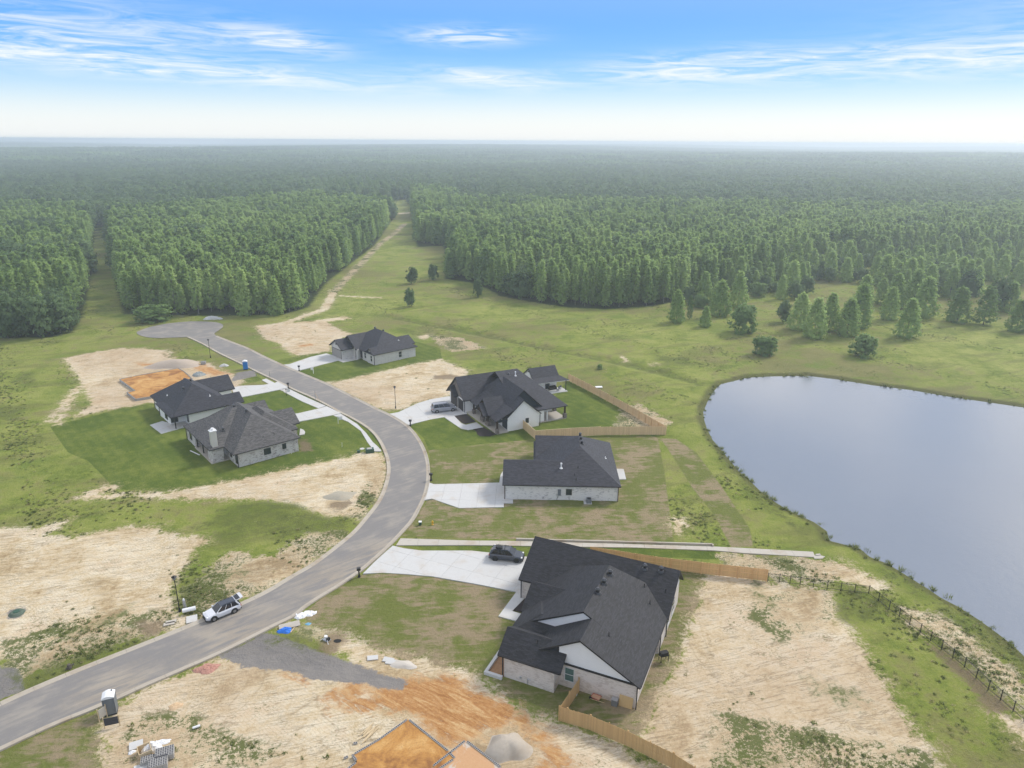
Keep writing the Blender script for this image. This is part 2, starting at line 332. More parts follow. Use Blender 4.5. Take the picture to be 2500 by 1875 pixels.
def smooth(pts, it=2):
    for _ in range(it):
        q = [pts[0]]
        for a, b in zip(pts[:-1], pts[1:]):
            q += [(a[0]*.75+b[0]*.25, a[1]*.75+b[1]*.25), (a[0]*.25+b[0]*.75, a[1]*.25+b[1]*.75)]
        q.append(pts[-1]); pts = q
    return pts
def ext(a, b, d): # point beyond a away from b
    v = Vector(a)-Vector(b); v.normalize(); return (a[0]+v.x*d, a[1]+v.y*d)
rl = smooth(W_(ROAD_L)); rr = smooth(W_(ROAD_R)); rl = [ext(rl[0], rl[6], 45)]+rl; rr = [ext(rr[0], rr[6], 45)]+rr
cul = smooth(W_(CUL)); road_poly = rl+cul[1:-1]+rr[::-1]

def sdf(px, py, poly):
    """signed distance, positive inside, for numpy arrays"""
    pa = np.array(poly, dtype=np.float64); pb = np.roll(pa, -1, 0); d = np.full(px.shape, 1e9); ins = np.zeros(px.shape, dtype=bool)
    for (ax, ay), (bx, by) in zip(pa, pb):
        ex, ey = bx-ax, by-ay; l2 = ex*ex+ey*ey+1e-12; t = np.clip(((px-ax)*ex+(py-ay)*ey)/l2, 0, 1)
        d = np.minimum(d, (px-ax-t*ex)**2+(py-ay-t*ey)**2)
        c = (ay > py) != (by > py); xi = ax+(py-ay)*ex/(ey if abs(ey) > 1e-12 else 1e-12); ins ^= c & (px < xi)
    return np.where(ins, 1, -1)*np.sqrt(d)

L2 = [(122,1042),(292,998),(380,984),(500,975),(570,955),(683,951),(776,997),(720,1012),(800,1012),(832,1011),(872,1036),(905,1078),(925,1099),(867,1110),(758,1134),(600,1166),(497,1186),(414,1201),(282,1194),(240,1150),(215,1125),(166,1105)]
AREAS = {
 'lawn': [W_(L2), W_([(700,945),(751,968),(800,991),(779,996),(738,975)]), W_([(829,1009),(886,1038),(910,1057),(930,1085),(937,1103),(925,1097),(905,1075),(870,1040)]), W_([(570,932),(626,918),(642,927),(590,941)]),
          W_([(690,890),(706,888),(758,872),(803,860),(900,828),(985,825),(1075,850),(1079,877),(966,898),(844,928),(797,935),(745,915),(726,904)]),
          W_([(690,890),(672,882),(700,874),(800,857),(812,861),(758,871)]),
          W_([(997,1037),(1085,1018),(1126,1047),(1200,1040),(1330,1000),(1386,928),(1450,960),(1500,987),(1577,1030),(1632,1061),(1560,1064),(1300,1072),(1154,1087),(1047,1099),(1035,1070),(1015,1052)]), W_([(975,1008),(1020,982),(1050,973),(1098,967),(1090,961),(1050,964),(1015,976),(985,990)]),
          W_([(967,1331),(1150,1331),(1551,1337),(1744,1345),(1765,1366),(1640,1362),(1500,1354),(1285,1359),(1150,1344),(1030,1344)])],
 'straw': [W_([(1047,1098),(1154,1088),(1300,1073),(1560,1062),(1606,1068),(1622,1150),(1632,1230),(1645,1326),(1500,1321),(1200,1316),(980,1311),(1010,1270),(1040,1225),(1052,1180)]),
           W_([(867,1406),(886,1401),(935,1399),(989,1402),(1057,1408),(1150,1424),(1260,1446),(1216,1504),(1262,1517),(1240,1560),(1215,1590),(1190,1640),(1130,1650),(1050,1640),(960,1600),(900,1580),(860,1555),(810,1552),(760,1530),(735,1500),(787,1458),(822,1438)]),
           W_([(1660,1390),(1725,1395),(1712,1462),(1690,1503),(1663,1600),(1618,1671),(1585,1763),(1563,1801),(1490,1770),(1430,1745),(1365,1740),(1290,1715),(1225,1700),(1200,1660),(1350,1650),(1550,1600)]),
           W_([(-30,1850),(126,1778),(221,1742),(262,1735),(245,1790),(258,1840),(270,1960),(-80,1960)]),
           W_([(1612,1070),(1650,1072),(1700,1105),(1760,1185),(1830,1290),(1840,1335),(1785,1335),(1745,1260),(1690,1190),(1640,1110)])],
 'sand': [W_([(156,875),(199,866),(249,857),(298,850),(351,850),(400,856),(418,861),(412,873),(454,881),(510,886),(543,905),(565,913),(600,930),(500,1000),(371,983),(288,996),(199,1013),(172,1023),(205,1000),(225,988),(205,950),(186,913)]),
          W_([(622,796),(690,788),(760,784),(840,772),(858,777),(800,785),(812,796),(848,812),(860,815),(812,835),(806,857),(724,869),(706,860),(680,838),(650,830),(638,815)]),
          W_([(797,935),(844,928),(966,898),(1075,877),(1102,889),(1142,903),(1138,916),(1111,925),(1100,966),(1012,985),(985,1000),(932,1000),(865,968)]),
          W_([(600,1167),(650,1156),(758,1134),(867,1110),(910,1107),(936,1104),(943,1125),(941,1176),(919,1222),(873,1272),(851,1260),(802,1263),(758,1250),(726,1231),(650,1222),(600,1220),(530,1218),(464,1219),(348,1215),(321,1202),(414,1203),(497,1187)]),
          W_([(189,1215),(230,1194),(278,1183),(284,1190),(240,1207),(300,1203),(300,1213),(200,1220)]),
          W_([(-60,1290),(0,1288),(83,1291),(133,1278),(169,1269),(146,1288),(109,1307),(186,1311),(318,1286),(381,1286),(408,1304),(517,1314),(471,1347),(445,1390),(411,1454),(437,1489),(484,1518),(396,1544),(316,1522),(221,1535),(111,1570),(0,1612),(-60,1640)]),
          W_([(262,1738),(291,1714),(348,1686),(427,1651),(520,1610),(570,1600),(650,1610),(750,1630),(880,1615),(960,1595),(1040,1615),(1120,1632),(1185,1655),(1215,1690),(1250,1720),(1365,1768),(1500,1815),(1600,1875),(1700,1960),(275,1960),(248,1800)]),
          W_([(1725,1395),(1798,1402),(1874,1419),(1948,1431),(2037,1440),(2032,1470),(2043,1511),(2070,1530),(2097,1570),(2131,1629),(2166,1681),(2194,1733),(2235,1785),(2287,1841),(2305,1875),(2380,1960),(1640,1960),(1600,1845),(1563,1801),(1585,1763),(1618,1671),(1663,1600),(1690,1503),(1712,1462)]),
          W_([(660,1525),(700,1520)]+[(820,1545),(850,1555),(905,1577),(960,1600),(1010,1610),(1000,1640),(940,1640),(879,1624),(830,1595),(800,1575)]),
          W_([(650,1442),(700,1410),(745,1386),(720,1375),(640,1425),(580,1460)]),
          band([(680,795),(752,768),(792,755),(806,731),(818,706)], 3.2),  band([(968,522),(1008,519)], 9.0),
          band([(830,722),(930,727)], 1.6), band([(120,1030),(160,978),(190,946)], 1.1), band([(140,1036),(170,985),(196,940)], 1.0),
          W_([(1020,822),(1046,816),(1052,822),(1034,829)]), W_([(1590,888),(1600,886),(1597,893)]), W_([(1520,871),(1534,880),(1522,882)]),
          W_([(2426,1742),(2500,1748),(2540,1800),(2540,1850),(2470,1778)]), W_([(2012,1374),(2060,1372),(2100,1395),(2160,1425),(2166,1438),(2124,1440),(2030,1406)]),
          W_([(1640,1262),(1672,1268),(1668,1305),(1648,1300)]), W_([(2336,1535),(2380,1558),(2384,1567),(2350,1560)]), W_([(2405,1622),(2450,1632),(2500,1685),(2520,1740),(2470,1705),(2440,1680)]), W_([(2200,1487),(2262,1500),(2298,1535),(2240,1540),(2215,1512)])],
 'patchy': [band([(812,715),(854,672),(887,637),(929,594),(960,572),(990,545)], 3.4), W_([(650,1442),(758,1376),(838,1319),(856,1300),(824,1290),(745,1301),(704,1325),(672,1361),(560,1345),(500,1400),(440,1440),(420,1490),(480,1515),(560,1480)]), 
            W_([(1740,1350),(1990,1362),(2060,1395),(2030,1420),(1940,1420),(1780,1385)]), W_([(348,1750),(475,1745),(560,1790),(700,1840),(600,1875),(475,1870),(300,1880),(285,1815)]),
            W_([(0,1570),(111,1530),(221,1505),(330,1495),(440,1490),(400,1545),(230,1590),(100,1640),(0,1680)]), W_([(1500,1050),(1600,1060),(1640,1030),(1560,985),(1520,990)]), W_([(1040,815),(1130,825),(1190,850),(1100,860)]),
            W_([(860,1245),(905,1160),(940,1110),(944,1180),(915,1235),(873,1272)]), W_([(2197,1480),(2300,1500),(2420,1600),(2500,1650),(2520,1740),(2420,1670),(2300,1570)]), W_([(1860,1450),(2030,1445),(2040,1500),(1900,1570),(1820,1500)]), W_([(1760,1740),(2280,1840),(2320,1960),(1700,1960)])],
 'clay': [W_([(905,1692),(940,1658),(990,1652),(1065,1645),(1122,1660),(1194,1692),(1250,1716),(1300,1752),(1345,1800),(1400,1860),(1450,1940),(1330,1960),(1330,1870),(1290,1800),(1240,1765),(1215,1790),(1137,1806),(1094,1840),(1008,1755),(960,1738),(860,1738),(800,1728),(850,1700)]),
          W_([(870,1652),(931,1650),(912,1675),(885,1709),(810,1712),(793,1698),(828,1675)]), W_([(700,1632),(760,1655),(745,1672),(720,1664)]), W_([(330,884),(362,888),(420,880),(410,895),(340,892)]), W_([(728,843),(765,838),(770,842),(735,848)]), W_([(480,888),(545,905),(560,914),(520,918),(478,905)])],
 'gravel': [W_([(535,1601),(650,1541),(679,1550),(736,1572),(807,1600),(879,1626),(936,1646),(993,1661),(985,1680),(950,1684),(908,1675),(865,1668),(800,1660),(750,1660),(736,1646),(693,1635),(633,1635),(570,1619)]),
            W_([(-30,1628),(41,1630),(55,1654),(60,1685),(19,1701),(-40,1726)]), W_([(579,909),(621,903),(627,917),(564,932)]), W_([(20,1480),(62,1486),(66,1490),(50,1508),(18,1510)])],
 'dirt': [W_([(2263,1567),(2305,1588),(2408,1674),(2471,1733),(2419,1744),(2357,1667),(2291,1601)]), W_([(792,1545),(835,1548),(848,1562),(812,1597),(775,1590),(785,1560)]), W_([(1121,918),(1100,914),(1060,917),(1062,926),(1115,926)]),
          W_([(808,1225),(850,1222),(862,1230),(830,1245),(800,1240)]), W_([(730,1072),(752,1075),(765,1098),(735,1104)]), W_([(330,1520),(400,1512),(400,1545),(345,1556)])],
 'weed': [W_([(70,1630),(150,1600),(230,1570),(320,1535),(352,1560),(300,1590),(190,1630),(62,1685),(58,1655),(42,1632)]), band([(930,768),(1117,804),(1298,841),(1515,884),(1640,915),(1712,935)], 2.4), W_([(650,1222),(726,1233),(800,1266),(850,1262),(872,1275),(838,1316),(745,1299),(680,1320),(560,1290),(480,1290),(560,1240)]),
          band([(130,1560),(210,1530),(310,1495)], 1.3), W_([(500,1400),(560,1385),(590,1400),(540,1440),(450,1450),(440,1420)]), W_([(1752,1085),(1800,1160),(1850,1215),(1920,1262),(1990,1290),(1960,1300),(1850,1230),(1760,1130)]),
          W_([(2150,1378),(2260,1440),(2390,1525),(2500,1605),(2520,1640),(2380,1545),(2250,1460),(2140,1390)]), W_([(1840,1410),(1862,1440),(1880,1480),(1850,1460)]), W_([(560,1285),(610,1300),(560,1320),(520,1310)]), W_([(1985,1660),(2070,1690),(2110,1715),(2060,1718),(2000,1690)]),
          W_([(60,905),(80,910),(85,945),(30,935)]), W_([(0,985),(50,1000),(40,1030),(-10,1020)]), W_([(2050,1440),(2180,1470),(2120,1520),(2050,1505)]), W_([(1780,1850),(1850,1830),(1900,1860),(1850,1900),(1760,1890)]), W_([(665,1560),(720,1525),(790,1555),(770,1590),(740,1575)]),
          W_([(870,858),(900,862),(895,872),(865,868)]), W_([(970,800),(1010,806),(1030,818),(985,812)]), W_([(1600,865),(1690,875),(1680,890),(1600,880)])],
 'forest': [W_([(301,767),(529,772),(692,767),(753,751),(793,694),(854,645),(914,600),(965,525),(700,500),(262,500),(262,548),(270,600),(280,680)]), W_([(-400,835),(0,826),(122,824),(176,812),(203,772),(212,730),(222,678),(228,578),(225,500),(-400,500)]),
            W_([(1019,603),(1081,600),(1100,640),(1085,680),(1150,690),(1189,704),(1218,722),(1298,737),(1388,751),(1479,755),(1587,748),(1660,735),(1750,715),(1850,690),(1950,655),(2050,640),(2200,628),(2400,632),(2500,625),(3000,630),(3000,500),(1000,490),(1010,560)])],
}
ROUGH_TRACKS = []
def terrain(x, y):
    r = np.hypot(x, y); k = np.clip((r-900)/2400, 0, 1); k = k*k*(3-2*k)
    h = k*(7*np.sin(x*.0011+1.3)+6*np.sin(y*.0009+x*.0005)+5*np.sin(x*.0023-y*.0013+.5)+4*np.sin(y*.0031+2)+k*8)
    return h
def make_ground():
    def axis(dense0, dense1, step, lo, hi, g=1.09):
        a = list(np.arange(dense0, dense1, step)); s = step; v = a[-1]
        while v < hi: s *= g; v += s; a.append(v)
        s = step; v = a[0]; pre = []
        while v > lo: s *= g; v -= s; pre.append(v)
        return np.array(pre[::-1]+a)
    xs = axis(-112, 122, 0.64, -6500, 6500, 1.05); ys = axis(38, 236, 0.58, -150, 7300, 1.025)
    X, Y = np.meshgrid(xs, ys); x = X.ravel(); y = Y.ravel(); n = len(x)
    A = {}
    for k, polys in AREAS.items():
        v = np.full(n, -8.0)
        for p in polys:
            pa = np.array(p); m_ = (x > pa[:, 0].min()-8) & (x < pa[:, 0].max()+8) & (y > pa[:, 1].min()-8) & (y < pa[:, 1].max()+8)
            if m_.any(): v[m_] = np.maximum(v[m_], np.clip(sdf(x[m_], y[m_], p), -8, 8))
        A[k] = v
    pd = np.full(n, -50.0); pa = np.array(pond_w); m_ = (x > pa[:, 0].min()-20) & (x < pa[:, 0].max()+20) & (y > pa[:, 1].min()-20) & (y < pa[:, 1].max()+20)
    pd[m_] = sdf(x[m_], y[m_], pond_w); A['pond'] = np.clip(pd, -12, 8)
    rd = np.full(n, -50.0); m_ = (x > -150) & (x < 20) & (y > 20) & (y < 240); rd[m_] = sdf(x[m_], y[m_], road_poly)
    z = terrain(x, y)
    z += 0.035*np.sin(x*.9+np.sin(y*.7)*1.5)*np.sin(y*.8+1)+0.03*np.sin(x*.31+y*.23)
    z = np.where(pd > -4, np.where(pd > -1.6, np.clip(-0.45-0.30*pd, -1.6, 0.03), z), z)
    z = np.where(rd > -1.0, -0.06, z); z = np.where(rd > 0.3, -0.25, z)
    dt = np.full(n, 99.0); w = band([(930,768),(1117,804),(1298,841),(1515,884),(1640,915),(1712,935)], 1.2); m_ = (x > -40) & (x < 80) & (y > 120) & (y < 260); dt[m_] = -sdf(x[m_], y[m_], w); z -= 0.5*np.exp(-np.clip(dt, 0, 9)**2/3)
    nx, ny = len(xs), len(ys); i = np.arange(nx*ny).reshape(ny, nx)
    F = np.stack([i[:-1, :-1], i[:-1, 1:], i[1:, 1:], i[1:, :-1]], -1).reshape(-1, 4)
    me = bpy.data.meshes.new('ground'); me.vertices.add(n); me.vertices.foreach_set('co', np.stack([x, y, z], 1).astype(np.float32).ravel())
    me.loops.add(F.size); me.loops.foreach_set('vertex_index', F.ravel().astype(np.int32)); me.polygons.add(len(F)); me.polygons.foreach_set('loop_start', (np.arange(len(F))*4).astype(np.int32))
    try: me.polygons.foreach_set('loop_total', np.full(len(F), 4, dtype=np.int32))
    except Exception: pass
    me.polygons.foreach_set('use_smooth', np.ones(len(F), dtype=bool)); me.update(calc_edges=True)
    for k, v in A.items():
        a = me.attributes.new(k, 'FLOAT', 'POINT'); a.data.foreach_set('value', v.astype(np.float32))
    me.materials.append(ground_mat()); o = inst('ground', me); tag(o, kind='structure'); return o

def ground_mat():
    t = NT('ground'); v = t.coord('Object')
    n0 = t.noise(v, .018, 4, .6); n1 = t.noise(v, .11, 4, .6, .5); n2 = t.noise(v, .55, 5, .65, .3); n3 = t.noise(v, 2.6, 5, .7); n4 = t.noise(v, 9.0, 4, .75)
    c_ = lambda x, k: t.m('MULTIPLY', t.m('SUBTRACT', x, .5), k)
    edge = t.m('ADD', c_(n2, 4.2), t.m('ADD', c_(n3, 2.4), c_(n4, 1.0)))
    soft = t.m('ADD', c_(n3, .8), c_(n4, .5))
    def mask(name, rag, w=.15): return t.step(t.m('ADD', t.attr(name), rag), -w, w)
    # meadow
    f = t.m('ADD', t.m('MULTIPLY', n1, .45), t.m('ADD', t.m('MULTIPLY', n2, .30), t.m('ADD', t.m('MULTIPLY', n3, .22), t.m('MULTIPLY', n4, .16))))
    mead = t.ramp(f, [(.38, (.066, .100, .013)), (.48, (.136, .176, .030)), (.56, (.208, .238, .050)), (.70, (.325, .322, .100))])
    dry = t.step(t.m('ADD', t.m('MULTIPLY', n0, .55), t.m('ADD', t.m('MULTIPLY', n1, .35), t.m('MULTIPLY', n2, .22))), .545, .63)
    mead = t.mix(t.m('MULTIPLY', dry, .65), mead, t.mix(n3, (.090, .080, .032), (.215, .180, .088)))
    mead = t.mix(t.m('MULTIPLY', t.step(t.noise(t.coord('Object', (.25, 1.1, 1), (0, 0, .35)), .16, 5, .62, .8), .50, .64), .55), mead, t.mix(n3, (.075, .085, .020), (.205, .195, .075)))
    lush = t.step(t.m('ADD', t.m('MULTIPLY', t.noise(t.coord('Object', (1, 1.6, 1), (0, 0, .4)), .045, 4), .7), t.m('MULTIPLY', n2, .3)), .56, .66)
    mead = t.mix(t.m('MULTIPLY', lush, .75), mead, t.mix(n3, (.080, .132, .018), (.168, .225, .040)))
    col = mead
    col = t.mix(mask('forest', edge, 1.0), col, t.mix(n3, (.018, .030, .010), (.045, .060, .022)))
    # straw-strewn new lawn: rows of dead grass and live green
    rows = t.noise(t.coord('Object', (.30, 1.5, 1), (0, 0, .06)), 1.0, 5, .65, .6)
    live = t.step(t.m('ADD', t.m('MULTIPLY', rows, .34), t.m('ADD', t.m('MULTIPLY', n2, .30), t.m('MULTIPLY', n1, .46))), .47, .60)
    straw = t.mix(t.m('ADD', t.m('MULTIPLY', n4, .5), t.m('MULTIPLY', n3, .5)), (.160, .120, .065), (.400, .320, .205))
    straw = t.mix(t.m('MULTIPLY', live, .85), straw, t.mix(n3, (.076, .108, .014), (.158, .192, .034)))
    col = t.mix(mask('straw', soft), col, straw)
    # mown lawn with mower bands
    st = t.N.new('ShaderNodeTexWave'); t.L.new(t.coord('Object', (1, 1, 1), (0, 0, .72)), st.inputs[0]); st.inputs['Scale'].default_value = .16; st.inputs['Distortion'].default_value = 1.2; st.inputs['Detail'].default_value = 2; st.inputs['Detail Scale'].default_value = .6
    lf = t.m('ADD', t.m('MULTIPLY', st.outputs[1], .03), t.m('ADD', t.m('MULTIPLY', n1, .48), t.m('ADD', t.m('MULTIPLY', n2, .30), t.m('MULTIPLY', n3, .22))))
    lawn = t.ramp(lf, [(.38, (.066, .104, .014)), (.48, (.096, .137, .020)), (.60, (.166, .198, .036)), (.74, (.265, .265, .066))])
    lawn = t.mix(t.m('MULTIPLY', n4, .3), lawn, (.070, .090, .025))
    col = t.mix(mask('lawn', t.m('MULTIPLY', soft, .5), .08), col, lawn)
    # sand
    streak = t.noise(t.coord('Object', (.35, 1.6, 1), (0, 0, .30)), .6, 5, .6, 2.4)
    sf = t.m('ADD', t.m('MULTIPLY', n1, .42), t.m('ADD', t.m('MULTIPLY', streak, .16), t.m('ADD', t.m('MULTIPLY', n2, .32), t.m('MULTIPLY', n3, .20))))
    sf = t.m('ADD', t.m('MULTIPLY', t.m('SUBTRACT', sf, .55), 1.5), .555)
    sand = t.ramp(sf, [(.38, (.30, .215, .118)), (.46, (.44, .335, .198)), (.54, (.56, .455, .300)), (.66, (.68, .60, .455))])
    sand = t.mix(t.m('MULTIPLY', t.step(n0, .42, .60), .5), sand, t.mix(n3, (.38, .265, .165), (.52, .405, .29)))
    deb = t.step(t.m('ADD', t.m('MULTIPLY', n2, .5), t.m('MULTIPLY', n3, .5)), .53, .61); sand = t.mix(t.m('MULTIPLY', deb, .30), sand, (.27, .205, .125))
    rill = t.noise(t.coord('Object', (.16, 1.3, 1), (0, 0, .25)), .55, 6, .62, 2.2); rl_ = t.m('SUBTRACT', 1.0, t.m('MULTIPLY', t.m('ABSOLUTE', t.m('SUBTRACT', rill, .5)), 34.0), clamp=True)
    sand = t.mix(t.m('MULTIPLY', rl_, t.m('MULTIPLY', t.step(n2, .38, .52), .75)), sand, (.20, .15, .09))
    sand = t.mix(t.m('MULTIPLY', t.step(n1, .56, .72), .55), sand, (.46, .30, .17))
    sand = t.mix(t.m('MULTIPLY', t.step(n4, .60, .74), .30), sand, (.24, .18, .11))
    wr = t.N.new('ShaderNodeTexWave'); t.L.new(t.coord('Object', (1, 1, 1), (0, 0, .9)), wr.inputs[0]); wr.inputs['Scale'].default_value = .9; wr.inputs['Distortion'].default_value = 9; wr.inputs['Detail'].default_value = 4; wr.inputs['Detail Scale'].default_value = .35
    sand = t.mix(t.m('MULTIPLY', t.step(wr.outputs[1], .80, .98), t.m('MULTIPLY', t.step(n1, .45, .6), .22)), sand, (.30, .22, .13))
    for cx, cy, R0, k0 in ((-58, 92, 11, .8), (-50, 84, 19, .7), (-36, 60, 8, .8), (-30, 68, 14, .6), (30, 62, 16, .7), (44, 70, 22, .6), (22, 90, 30, .6), (-20, 130, 14, .6), (-78, 170, 16, .6), (-6, 66, 15, .8), (-14, 52, 9, .8)):
        vd = t.N.new('ShaderNodeVectorMath'); vd.operation = 'DISTANCE'; t.L.new(v, vd.inputs[0]); vd.inputs[1].default_value = (cx, cy, 0); dd = t.m('ADD', vd.outputs['Value'], t.m('MULTIPLY', n1, 6.0))
        w1 = t.m('ABSOLUTE', t.m('SUBTRACT', t.m('ABSOLUTE', t.m('SUBTRACT', dd, R0+3)), .85)); tr = t.m('SUBTRACT', 1.0, t.m('MULTIPLY', w1, 5.0), clamp=True)
        sand = t.mix(t.m('MULTIPLY', tr, t.m('MULTIPLY', t.step(n2, .40, .58), k0*.55)), sand, (.255, .185, .105))
    zone = t.step(t.noise(v, .14, 4, .6, .6), .47, .60); spk = t.step(t.noise(v, 4.0, 4, .85), .52, .60); sand = t.mix(t.m('MULTIPLY', t.m('MULTIPLY', zone, spk), .62), sand, t.mix(n2, (.19, .165, .075), (.24, .17, .10)))
    tuft = t.m('ADD', t.m('MULTIPLY', n1, .42), t.m('ADD', t.m('MULTIPLY', n3, .34), t.m('ADD', t.m('MULTIPLY', n2, .16), t.m('MULTIPLY', n4, .22))))
    green = t.mix(n3, (.070, .088, .026), (.155, .160, .060))
    sand = t.mix(t.m('MULTIPLY', t.step(tuft, .64, .70), .75), sand, green)
    fringe = t.m('MULTIPLY', t.step(t.m('ADD', t.attr('sand'), t.m('MULTIPLY', edge, 1.8)), -1.8, .6), t.step(t.m('ADD', t.m('MULTIPLY', n3, .6), t.m('MULTIPLY', n4, .4)), .44, .60))
    col = t.mix(t.m('MULTIPLY', fringe, .8), col, t.mix(n3, (.30, .235, .130), (.46, .37, .24)))
    sm = mask('sand', t.m('MULTIPLY', edge, 1.25), .55)
    col = t.mix(sm, col, sand)
    pm = t.m('MULTIPLY', mask('patchy', edge, .8), t.step(tuft, .565, .60))
    pcol = t.mix(pm, sand, green)
    col = t.mix(mask('patchy', t.m('MULTIPLY', edge, 1.6), .3), col, pcol)
    cl = t.noise(t.coord('Object', (.22, 1.3, 1), (0, 0, -.56)), .8, 6, .68, 1.6)
    csw = t.m('MULTIPLY', mask('clay', t.m('MULTIPLY', edge, 1.5), 1.2), t.step(t.m('ADD', t.m('MULTIPLY', cl, .7), t.m('ADD', t.m('MULTIPLY', n2, .3), t.m('MULTIPLY', t.attr('clay'), .06))), .40, .52))
    col = t.mix(csw, col, t.ramp(t.m('ADD', t.m('MULTIPLY', cl, .7), t.m('MULTIPLY', n3, .3)), [(.36, (.27, .120, .042)), (.50, (.41, .215, .085)), (.60, (.51, .325, .155)), (.72, (.58, .44, .26))]))
    gs = t.noise(t.coord('Object', (.35, 1.3, 1), (0, 0, -.42)), .9, 6, .68, .8)
    col = t.mix(mask('gravel', t.m('MULTIPLY', edge, .45), .2), col, t.mix(t.m('ADD', t.m('MULTIPLY', gs, .75), c_(n4, .8)), (.120, .116, .120), (.360, .325, .280)))
    col = t.mix(t.m('MULTIPLY', mask('dirt', t.m('MULTIPLY', edge, .7), .5), .85), col, t.mix(n4, (.14, .10, .062), (.25, .19, .12)))
    col = t.mix(t.m('MULTIPLY', mask('weed', t.m('MULTIPLY', edge, 1.5), 1.2), t.m('ADD', .30, t.m('MULTIPLY', t.step(t.m('ADD', t.m('MULTIPLY', n2, .5), t.m('MULTIPLY', n3, .5)), .43, .56), .6))), col, t.mix(t.m('ADD', t.m('MULTIPLY', n3, .5), t.m('MULTIPLY', n4, .5)), (.050, .070, .015), (.150, .165, .048)))
    bank = t.step(t.m('ADD', t.attr('pond'), t.m('MULTIPLY', edge, .4)), -2.2, -.8); col = t.mix(t.m('MULTIPLY', bank, .8), col, t.mix(n3, (.045, .052, .016), (.120, .115, .045)))
    t.set('Base Color', col); t.set('Roughness', .95); t.set('Specular IOR Level', .1)
    t.bump(t.m('MULTIPLY', t.m('ADD', n3, t.m('MULTIPLY', n4, .6)), t.m('SUBTRACT', 1.0, t.m('MULTIPLY', sm, .5))), .8, .25); return t.mat
make_ground()

# water
def fill(pts, z):
    from mathutils.geometry import tessellate_polygon
    v = [Vector((x, y, z)) for x, y in pts]; tr = tessellate_polygon([v]); mb = MB()
    for a, b, c in tr:
        q = [v[a], v[b], v[c]]
        if (q[1]-q[0]).cross(q[2]-q[0]).z < 0: q = q[::-1]
        mb.poly(q)
    return mb
def water_mat():
    t = NT('pond_water'); v = t.coord('Object'); w = t.noise(t.coord('Object', (1, 1, 1), (0, 0, .6)), 1.1, 3, .6, .4); w2 = t.noise(v, .035, 3)
    t.set('Base Color', t.mix(w2, (.125, .140, .170), (.155, .170, .195))); t.set('Roughness', .10); t.set('IOR', 2.5); t.set('Specular IOR Level', .5)
    t.bump(t.m('ADD', w, t.m('MULTIPLY', t.noise(v, 5.0, 3), .35)), .20, .10); return t.mat
pw = [(x+(0), y) for x, y in pond_w]
cx_, cy_ = sum(p[0] for p in pw)/len(pw), sum(p[1] for p in pw)/len(pw)
big = [(x+(x-cx_)/math.hypot(x-cx_, y-cy_)*1.2, y+(y-cy_)/math.hypot(x-cx_, y-cy_)*1.2) for x, y in pw]
wm = fill(big, -0.45); wo = wm.build('pond_water', water_mat()); tag(wo, kind='structure')

# ------------------------------------------------------------------ road, kerbs, slabs
def asphalt_mat():
    t = NT('asphalt'); v = t.coord('Object'); n = t.noise(v, 14, 4, .8); n1 = t.noise(v, .25, 4); n2 = t.noise(t.coord('Object', (.2, 1.3, 1), (0, 0, .68)), 1.1, 5, .6, .5); n3 = t.noise(v, 2.2, 4)
    c = t.mix(n, (.155, .145, .138), (.245, .232, .222)); c = t.mix(t.m('MULTIPLY', t.step(t.m('ADD', t.m('MULTIPLY', n1, .6), t.m('MULTIPLY', n2, .5)), .50, .72), .55), c, (.36, .32, .265))
    c = t.mix(t.m('MULTIPLY', t.step(n3, .68, .76), .35), c, (.50, .44, .36))
    for (qx, qy), r0 in ((G(610, 1572), 9), (G(800, 1420), 6), (G(290, 1700), 6), (G(940, 1360), 6), (G(560, 880), 6)):
        vd = t.N.new('ShaderNodeVectorMath'); vd.operation = 'DISTANCE'; t.L.new(v, vd.inputs[0]); vd.inputs[1].default_value = (qx, qy, 0)
        mud = t.m('SUBTRACT', 1.0, t.m('DIVIDE', t.m('ADD', vd.outputs['Value'], t.m('MULTIPLY', n3, 5.0)), r0+3.0), clamp=True); c = t.mix(t.m('MULTIPLY', t.m('MULTIPLY', mud, t.step(t.m('ADD', n2, t.m('MULTIPLY', n, .3)), .50, .72)), 0.75, clamp=True), c, (.38, .31, .22))
    t.set('Base Color', c); t.bump(n, .25, .01); return t.mat
rd = fill(road_poly, 0.02).build('road', asphalt_mat()); tag(rd, kind='structure')
def kerb(name, line, side, gaps=()):
    """rolled kerb: a low gutter pan and a rounded lip in three metre lengths along the outer edge of the road"""
    base = bpy.data.objects.new(name, None); link(base); tag(base, kind='structure')
    p = [Vector((*q, 0)) for q in line]; out = []
    L_ = [0]
    for a, b in zip(p[:-1], p[1:]): L_.append(L_[-1]+(b-a).length)
    def at(s):
        s = max(0, min(L_[-1], s)); i = max(j for j in range(len(L_)) if L_[j] <= s+1e-9); i = min(i, len(p)-2); f = (s-L_[i])/max(1e-6, L_[i+1]-L_[i]); d = (p[i+1]-p[i]).normalized(); return p[i]+(p[i+1]-p[i])*f, Vector((-d.y, d.x, 0))*side
    prof = [(-.62, .028), (-.30, .032), (-.12, .10), (.03, .13), (.05, -.05)]
    s = 0.0
    while s < L_[-1]-.3:
        e = min(L_[-1], s+3.0); k = 3; mb = MB(); R_ = []
        for j in range(k+1):
            c, nn = at(s+.012+(e-s-.024)*j/k); R_.append([(c.x+nn.x*a, c.y+nn.y*a, z) for a, z in prof])
        for j in range(k):
            for i in range(len(prof)-1):
                q = [R_[j][i], R_[j+1][i], R_[j+1][i+1], R_[j][i+1]]
                mb.poly(q if side < 0 else q[::-1])
        mb.build('kerb_segment', M['curb'], base); s = e
    return base
kerb('kerb', rl, 1); kerb('kerb', rr, -1)

